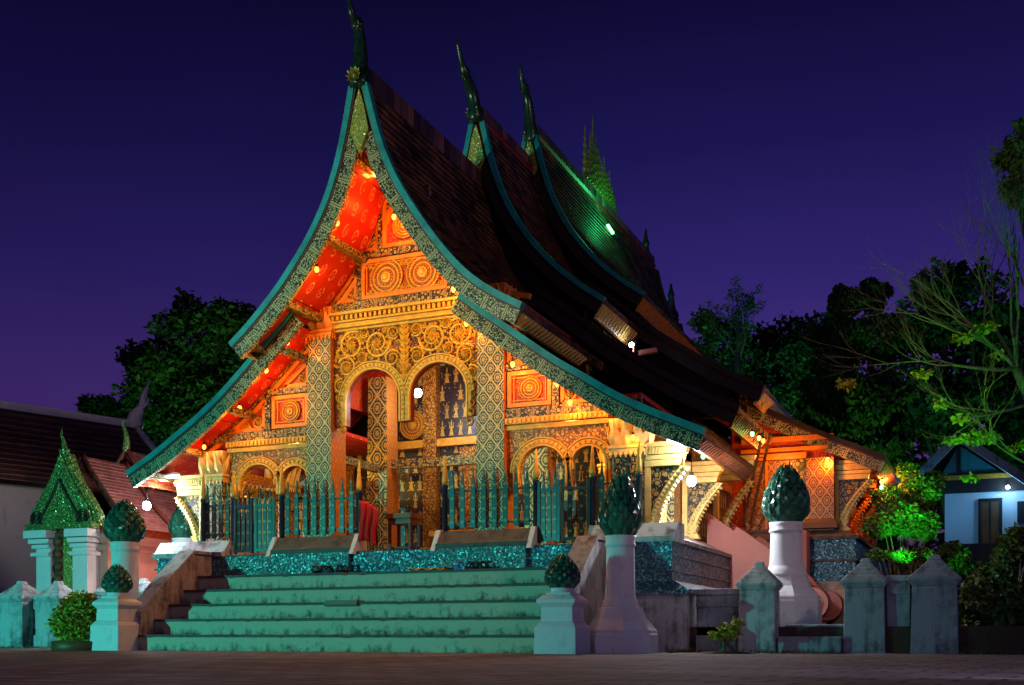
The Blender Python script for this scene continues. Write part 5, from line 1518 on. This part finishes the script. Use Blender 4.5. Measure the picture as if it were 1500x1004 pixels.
def limb(mb, p, d, L, r, depth, rnd, spread=.6, tips=None, up=.15, sub=3):
    pts = [p]; n = 5; q = Vector(p); dd = Vector(d)
    for i in range(n):
        dd = (dd + Vector((rnd.uniform(-1, 1), rnd.uniform(-1, 1), rnd.uniform(-.6, 1) * .8)) * .16 + Vector((0, 0, up * .3))).normalized()
        q = q + dd * L / n; pts.append(tuple(q))
    mb.tube(pts, [r * (1 - .55 * i / n) for i in range(n + 1)], 6 if depth > 1 else 4)
    if depth == 0:
        if tips is not None: tips.append(tuple(q))
        return
    for k in range(sub):
        f = rnd.uniform(.45, 1.0) if k else 1.0
        b = Vector(pts[min(n, max(1, int(f * n)))])
        nd = (dd + Vector((rnd.uniform(-1, 1), rnd.uniform(-1, 1), rnd.uniform(-.7, .9))) * spread).normalized()
        limb(mb, tuple(b), nd, L * rnd.uniform(.55, .78), r * (1 - .5 * f) * .75, depth - 1, rnd, spread, tips, up, sub)
def tree(name, px, pyb, dep, clusters, n, size, mat, label, group, seed, trunk=True, bark='bark', droop=0., zb=.4, catg='tree'):
    """clusters: photo-space clumps (px, py, radius px, squash) placed at the tree's own distance"""
    rnd = random.Random(seed)
    base = atD(px, pyb, dep); base.z = zb
    t = thing(name, tuple(base), label, catg, group)
    k = dep / FOC; cl = []
    for cx, cy, r, *s in clusters:
        p = atD(cx, cy, dep + rnd.uniform(-1, 1) * r * k * .7); R_ = r * k
        cl.append((p.x, p.y, p.z, R_, s[0] if s else .85))
        for j in range(7):                                      # break every clump into uneven smaller ones
            a = Vector((rnd.gauss(0, 1), rnd.gauss(0, 1), rnd.gauss(0, 1))).normalized() * R_ * rnd.uniform(.7, 1.05)
            cl.append((p.x + a.x, p.y + a.y, p.z + a.z * .85, R_ * rnd.uniform(.22, .5), .8))
    mb = MB()
    top = max(c[2] for c in cl)
    if trunk:
        H = top - zb
        pts = [(base.x, base.y, zb - .1), (base.x + .1, base.y, zb + H * .2), (base.x - .1, base.y + .1, zb + H * .4), (base.x + .05, base.y, zb + H * .55)]
        mb.tube(pts, [H * .035, H * .028, H * .024, H * .02], 8)
        for c in cl[::8]:
            a = Vector(pts[rnd.choice((1, 2, 3))]); b = Vector(c[:3]); m_ = (a + b) / 2 + Vector((rnd.uniform(-.3, .3), 0, -.3))
            mb.tube([a, m_, b], [H * .015, H * .010, H * .004], 6)
            for j in range(4):
                d = Vector((rnd.gauss(0, 1), rnd.gauss(0, 1), abs(rnd.gauss(0, 1)))).normalized()
                mb.tube([b, b + d * c[3] * .5, b + d * c[3] * .95], [H * .004, H * .003, H * .001], 4)
        mb.build('trunk', MT[bark], t)
    leaf_cloud('crown', cl, n, size, mat, t, seed, droop=droop)
    return t
TG = 'trees behind the temple'
tree('broad_tree', 300, 800, 48, [(300, 500, 62), (240, 540, 52), (350, 520, 58), (225, 590, 40), (300, 590, 70), (370, 600, 60), (275, 455, 26), (345, 470, 34), (200, 520, 24), (260, 650, 45)], 22000, .29, 'leaf', 'broad dark tree rising behind the left eave of the temple', TG, 3)
tree('round_tree', 150, 800, 58, [(145, 600, 26), (175, 612, 30), (128, 592, 12), (200, 630, 26)], 4200, .28, 'leaf', 'low dark treetop just above the roof of the long hall', TG, 4)
tree('leafy_tree', 1090, 800, 52, [(1060, 500, 34), (1030, 470, 20), (1085, 540, 44), (1050, 560, 40), (1020, 520, 24), (1110, 590, 40)], 7000, .26, 'leaf', 'loose leafy tree just behind the lowest rear finial', TG, 5)
tree('broad_tree', 1170, 800, 56, [(1160, 500, 46), (1205, 490, 40), (1140, 560, 56), (1200, 560, 60), (1120, 500, 26), (1180, 620, 60)], 12000, .28, 'leaf', 'dark rounded tree in the middle of the wood right of the roof', TG, 6)
tree('tall_tree', 1265, 800, 42, [(1240, 440, 26), (1275, 430, 26), (1235, 500, 44), (1285, 490, 44), (1240, 580, 52), (1280, 580, 46), (1215, 530, 26), (1250, 650, 46), (1200, 600, 30), (1300, 640, 36)], 17000, .25, 'leaf2', 'tall tree with hanging olive leaves left of the bare tree', TG, 8, droop=.9)
tree('dense_tree', 1400, 800, 60, [(1380, 420, 46), (1430, 440, 50), (1350, 470, 50), (1400, 520, 90), (1470, 520, 70), (1340, 580, 70), (1440, 620, 80), (1500, 600, 60), (1490, 690, 60), (1480, 560, 50)], 14500, .45, 'leaf', 'dense black-green tree mass behind the bare tree', TG, 9)
tree('overhanging_tree', 1540, 800, 30, [(1500, 230, 34), (1490, 280, 22), (1515, 195, 26), (1530, 260, 40)], 2600, .20, 'leaf2', 'dark leafy branch reaching in at the top right edge', TG, 10)
fw = thing('far_wood', tuple(atD(1250, 930, 75)), 'dark mass of far trees closing the view behind the temple and houses', 'wood'); fw['kind'] = 'stuff'
rnd = random.Random(12); cl = []
for i in range(60):
    p = atD(rnd.uniform(930, 1560), rnd.uniform(600, 850), 75); cl.append((p.x, p.y, p.z, rnd.uniform(1.5, 2.8), .8))
for i in range(26):
    p = atD(rnd.uniform(-60, 420), rnd.uniform(640, 850), 80); cl.append((p.x, p.y, p.z, rnd.uniform(1.5, 2.6), .8))
leaf_cloud('foliage', cl, 9000, .9, 'leaf', fw, 13)
# bare tree with pale limbs
bt0 = atD(1535, 800, 27); bt0.z = .4
bt = thing('bare_tree', tuple(bt0), 'nearly bare tree with pale green-lit limbs at the right edge', 'tree')
rnd = random.Random(21); mb = MB(); tips = []
f1, f2, f3 = atD(1512, 590, 27), atD(1488, 540, 27), atD(1440, 500, 27)
mb.tube([bt0, atD(1530, 690, 27), f1, f2], [.24, .19, .15, .11], 8)
for a, b, L, r in ((f2, atD(1330, 560, 26), 2.3, .075), (f2, f3, 1.6, .07), (f2, atD(1500, 420, 27), 2.2, .07), (f1, atD(1400, 610, 26), 2.0, .07), (f3, atD(1360, 400, 27), 1.9, .05), (f3, atD(1440, 380, 28), 1.9, .05), (f2, atD(1420, 350, 27), 2.6, .06), (atD(1530, 690, 27), atD(1400, 680, 26), 1.8, .06), (f2, atD(1470, 330, 27), 2.7, .06), (atD(1500, 420, 27), atD(1480, 310, 27), 1.6, .04), (f3, atD(1300, 460, 27), 1.8, .045)):
    limb(mb, tuple(a), (Vector(b) - Vector(a)).normalized(), L, r * .75, 4, rnd, .55, tips, .02)
mb.build('trunk', MT['palebark'], bt)
tl = [q for q in tips if rnd.random() < .02 and q[2] < 7]
leaf_cloud('crown', [(q[0], q[1], q[2], .22, .5) for q in tl] + [(*atD(px, py, 26.5), r * 27 / FOC, .45) for px, py, r in ((1445, 480, 16), (1410, 495, 14), (1425, 640, 22), (1450, 640, 16), (1395, 645, 12), (1460, 520, 10), (1495, 655, 16), (1420, 700, 12))], 1100, .12, 'leafy', bt, 22)
# second, leafless twiggy crown left
b2 = atD(1085, 800, 50); b2.z = .4
tw = thing('twiggy_tree', tuple(b2), 'thin twiggy treetop standing out against the violet sky left of the wood', 'tree')
mb = MB(); rnd = random.Random(5); tips = []
mb.tube([b2, atD(1084, 600, 50), atD(1080, 520, 50)], [.3, .22, .15], 7)
for px, py in ((1060, 420), (1085, 410), (1110, 430), (1040, 450), (1070, 430)): limb(mb, tuple(atD(1082, 530, 50)), (atD(px, py, 50) - atD(1082, 530, 50)).normalized(), 1.5, .07, 3, rnd, .6, tips, .05)
mb.build('trunk', MT['bark'], tw)
leaf_cloud('crown', [(q[0], q[1], q[2], .2, .6) for q in tips[::2]], 1100, .13, 'leaf', tw, 6)
# green-lit garden shrub
def shrub(name, loc, cl, n, size, mat, label, seed, stems=0, group=None, catg='shrub', stem_h=.8):
    rnd = random.Random(seed); t = thing(name, loc, label, catg, group)
    L = Vector(loc)
    if stems:
        mb = MB()
        for i in range(stems):
            a = rnd.uniform(0, 6.28); c = rnd.choice(cl)
            e = Vector(c[:3]) + Vector((rnd.uniform(-1, 1), rnd.uniform(-1, 1), rnd.uniform(-.3, .8))) * c[3] * .8
            mb.tube([L + Vector((.15 * math.cos(a), .15 * math.sin(a), 0)), (L + e) / 2 + Vector((rnd.uniform(-.1, .1), 0, .1)), e], [.022, .016, .006], 5)
        mb.build('stems', MT['palebark'], t)
    leaf_cloud('foliage', cl, n, size, mat, t, seed)
    return t
gb = atD(1318, 880, 25.5); gb.z = .42
C = lambda px, py, r, d, s=.85: (*atD(px, py, d), r * d / FOC, s)
shrub('garden_shrub', tuple(gb), [C(1320, 760, 30, 25.5), (C(1285, 770, 22, 25.2)), C(1350, 770, 26, 25.6), C(1300, 730, 24, 26), C(1345, 720, 30, 26.3), C(1365, 705, 18, 26.8), C(1330, 690, 16, 26.5), C(1285, 812, 14, 24.5, .5), C(1320, 815, 16, 24.5, .5), C(1350, 810, 14, 25, .5)], 9000, .105, 'leafb', 'feathery shrub glowing bright green in a garden light right of the temple', 31, 16)
gl = atD(1316, 818, 24.6)
t = thing('garden_light', tuple(gl), 'small garden spotlight at the foot of the green shrub', 'garden light')
mb = MB(); mb.lathe(gl.x, gl.y, [(.05, gl.z - .15), (.07, gl.z - .02), (.08, gl.z)], 10); mb.build('housing', MT['iron'], t)
mb = MB(); mb.ball((gl.x, gl.y, gl.z + .01), .05, 8); mb.build('lens', MT['bulb_g'], t)
lamp('SPOT', 'garden_glow', (gl.x - .1, gl.y - 1.2, gl.z - .1), 300, (.02, 1, .05), .06, (gl.x + .9, gl.y + .9, gl.z + 1.2), 72, .5, parent=t)
lamp('SPOT', 'garden_glow', (gl.x + .2, gl.y - 1.2, gl.z + .2), 620, (.02, 1, .06), .06, (gl.x + .95, gl.y + .9, gl.z + 2.4), 62, .5, parent=t)
lamp('SPOT', 'tree_fill', (6.0, 19.2, 1.5), 1000, (.22, 1, .22), .1, tuple(atD(1190, 470, 46)), 75, .6)  # unseen green spots added to brighten the tree crowns
lamp('SPOT', 'tree_fill', (4.5, 22.5, 1), 1500, (.30, 1, .30), .1, (5.5, 28, 9), 95, .6)
lamp('SPOT', 'tree_fill', (6, 30, 1), 2200, (.12, 1, .5), .1, (1.5, 40, 9), 100, .6)
lamp('SPOT', 'tree_fill', (12.6, 6.0, .9), 170, (.45, 1, .25), .1, tuple(atD(1430, 470, 27)), 60, .7)
lamp('SPOT', 'tree_fill', (-12.5, 12, 1.2), 3000, (.25, 1, .2), .1, tuple(atD(300, 540, 48)), 70, .6)
for i, (px, py, dep, rr, lab) in enumerate(((1395, 818, 26, 24, 'dark rounded shrub below the door of the white house'), (1450, 858, 20, 36, 'dark shrub right of the rightmost wall post'), (1492, 800, 22, 30, 'tall dark shrub in front of the white house at the right edge'), (1440, 900, 17.5, 38, 'low dark shrub at the bottom right, beside the wall post'), (1490, 900, 17, 44, 'dark shrub at the bottom right corner'), (1335, 850, 28, 40, 'dark shrub behind the stems of the green-lit shrub'))):
    p = atD(px, 930, dep); p.z = .1
    shrub('dark_shrub', tuple(p), [C(px, py, rr, dep), C(px - rr * .6, py + rr * .5, rr * .6, dep), C(px + rr * .6, py + rr * .4, rr * .6, dep), C(px, py - rr * .6, rr * .45, dep)], 2600, .13, 'leaf2', lab, 40 + i, 10, 'dark shrubs on the right')
p = atD(118, 940, 20.4); p.z = .05
rs = shrub('round_shrub', tuple(p), [C(118, 905, 36, 20.4, .95), C(98, 915, 24, 20.3), C(140, 908, 26, 20.5), C(118, 886, 24, 20.4), C(120, 925, 34, 20.4, .6)], 8000, .085, 'leafy', 'round clipped yellow-green shrub behind the small left pedestal', 51, 8)
mb = MB(); mb.lathe(p.x, p.y, [(.50, -.05), (.52, .16), (.46, .18)], 20); mb.build('brick_ring', MT['wood'], rs)
p = atD(1068, 945, 17.0); p.z = .0
sp_ = shrub('young_plant', tuple(p), [C(1068, 925, 18, 17, .6), C(1050, 930, 11, 17, .5), C(1080, 912, 9, 17, .6)], 620, .075, 'leafy', 'small bright green plant growing from the paving before the low wall', 61, 8, catg='plant')
mb = MB(); mb.lathe(p.x, p.y, [(.42, -.02), (.36, .02), (.1, .035), (.01, .035)], 14, sx=1.2); mb.build('weedy_earth', MT['soil'], sp_)
p = atD(970, 945, 17.3)
rnd = random.Random(77); mv = []; mf = []
for _ in range(900):                                              # weeds in the joints along the foot of the walls
    seg = rnd.choice(((5.75, .50, 8.3, .46), (9.9, .6, 12, .6), (-9.6, .35, -6, .35), (5.7, -.3, 5.9, .5)))
    u = rnd.random(); x = seg[0] + (seg[2] - seg[0]) * u; y = seg[1] + (seg[3] - seg[1]) * u - abs(rnd.gauss(0, .10))
    hh = rnd.uniform(.02, .09); a = rnd.uniform(0, 6.28); i = len(mv)
    mv += [(x, y, 0), (x + .02 * math.cos(a), y + .02 * math.sin(a), 0), (x + rnd.gauss(0, .03), y + rnd.gauss(0, .03), hh)]; mf.append((i, i + 1, i + 2))
me = bpy.data.meshes.new('weeds'); me.from_pydata(mv, [], mf); me.materials.append(MT['leaf2'])
o = bpy.data.objects.new('weeds', me); col.objects.link(o); tag(o, 'thin weeds sprouting along the foot of the low walls', 'weeds', None, 'stuff')
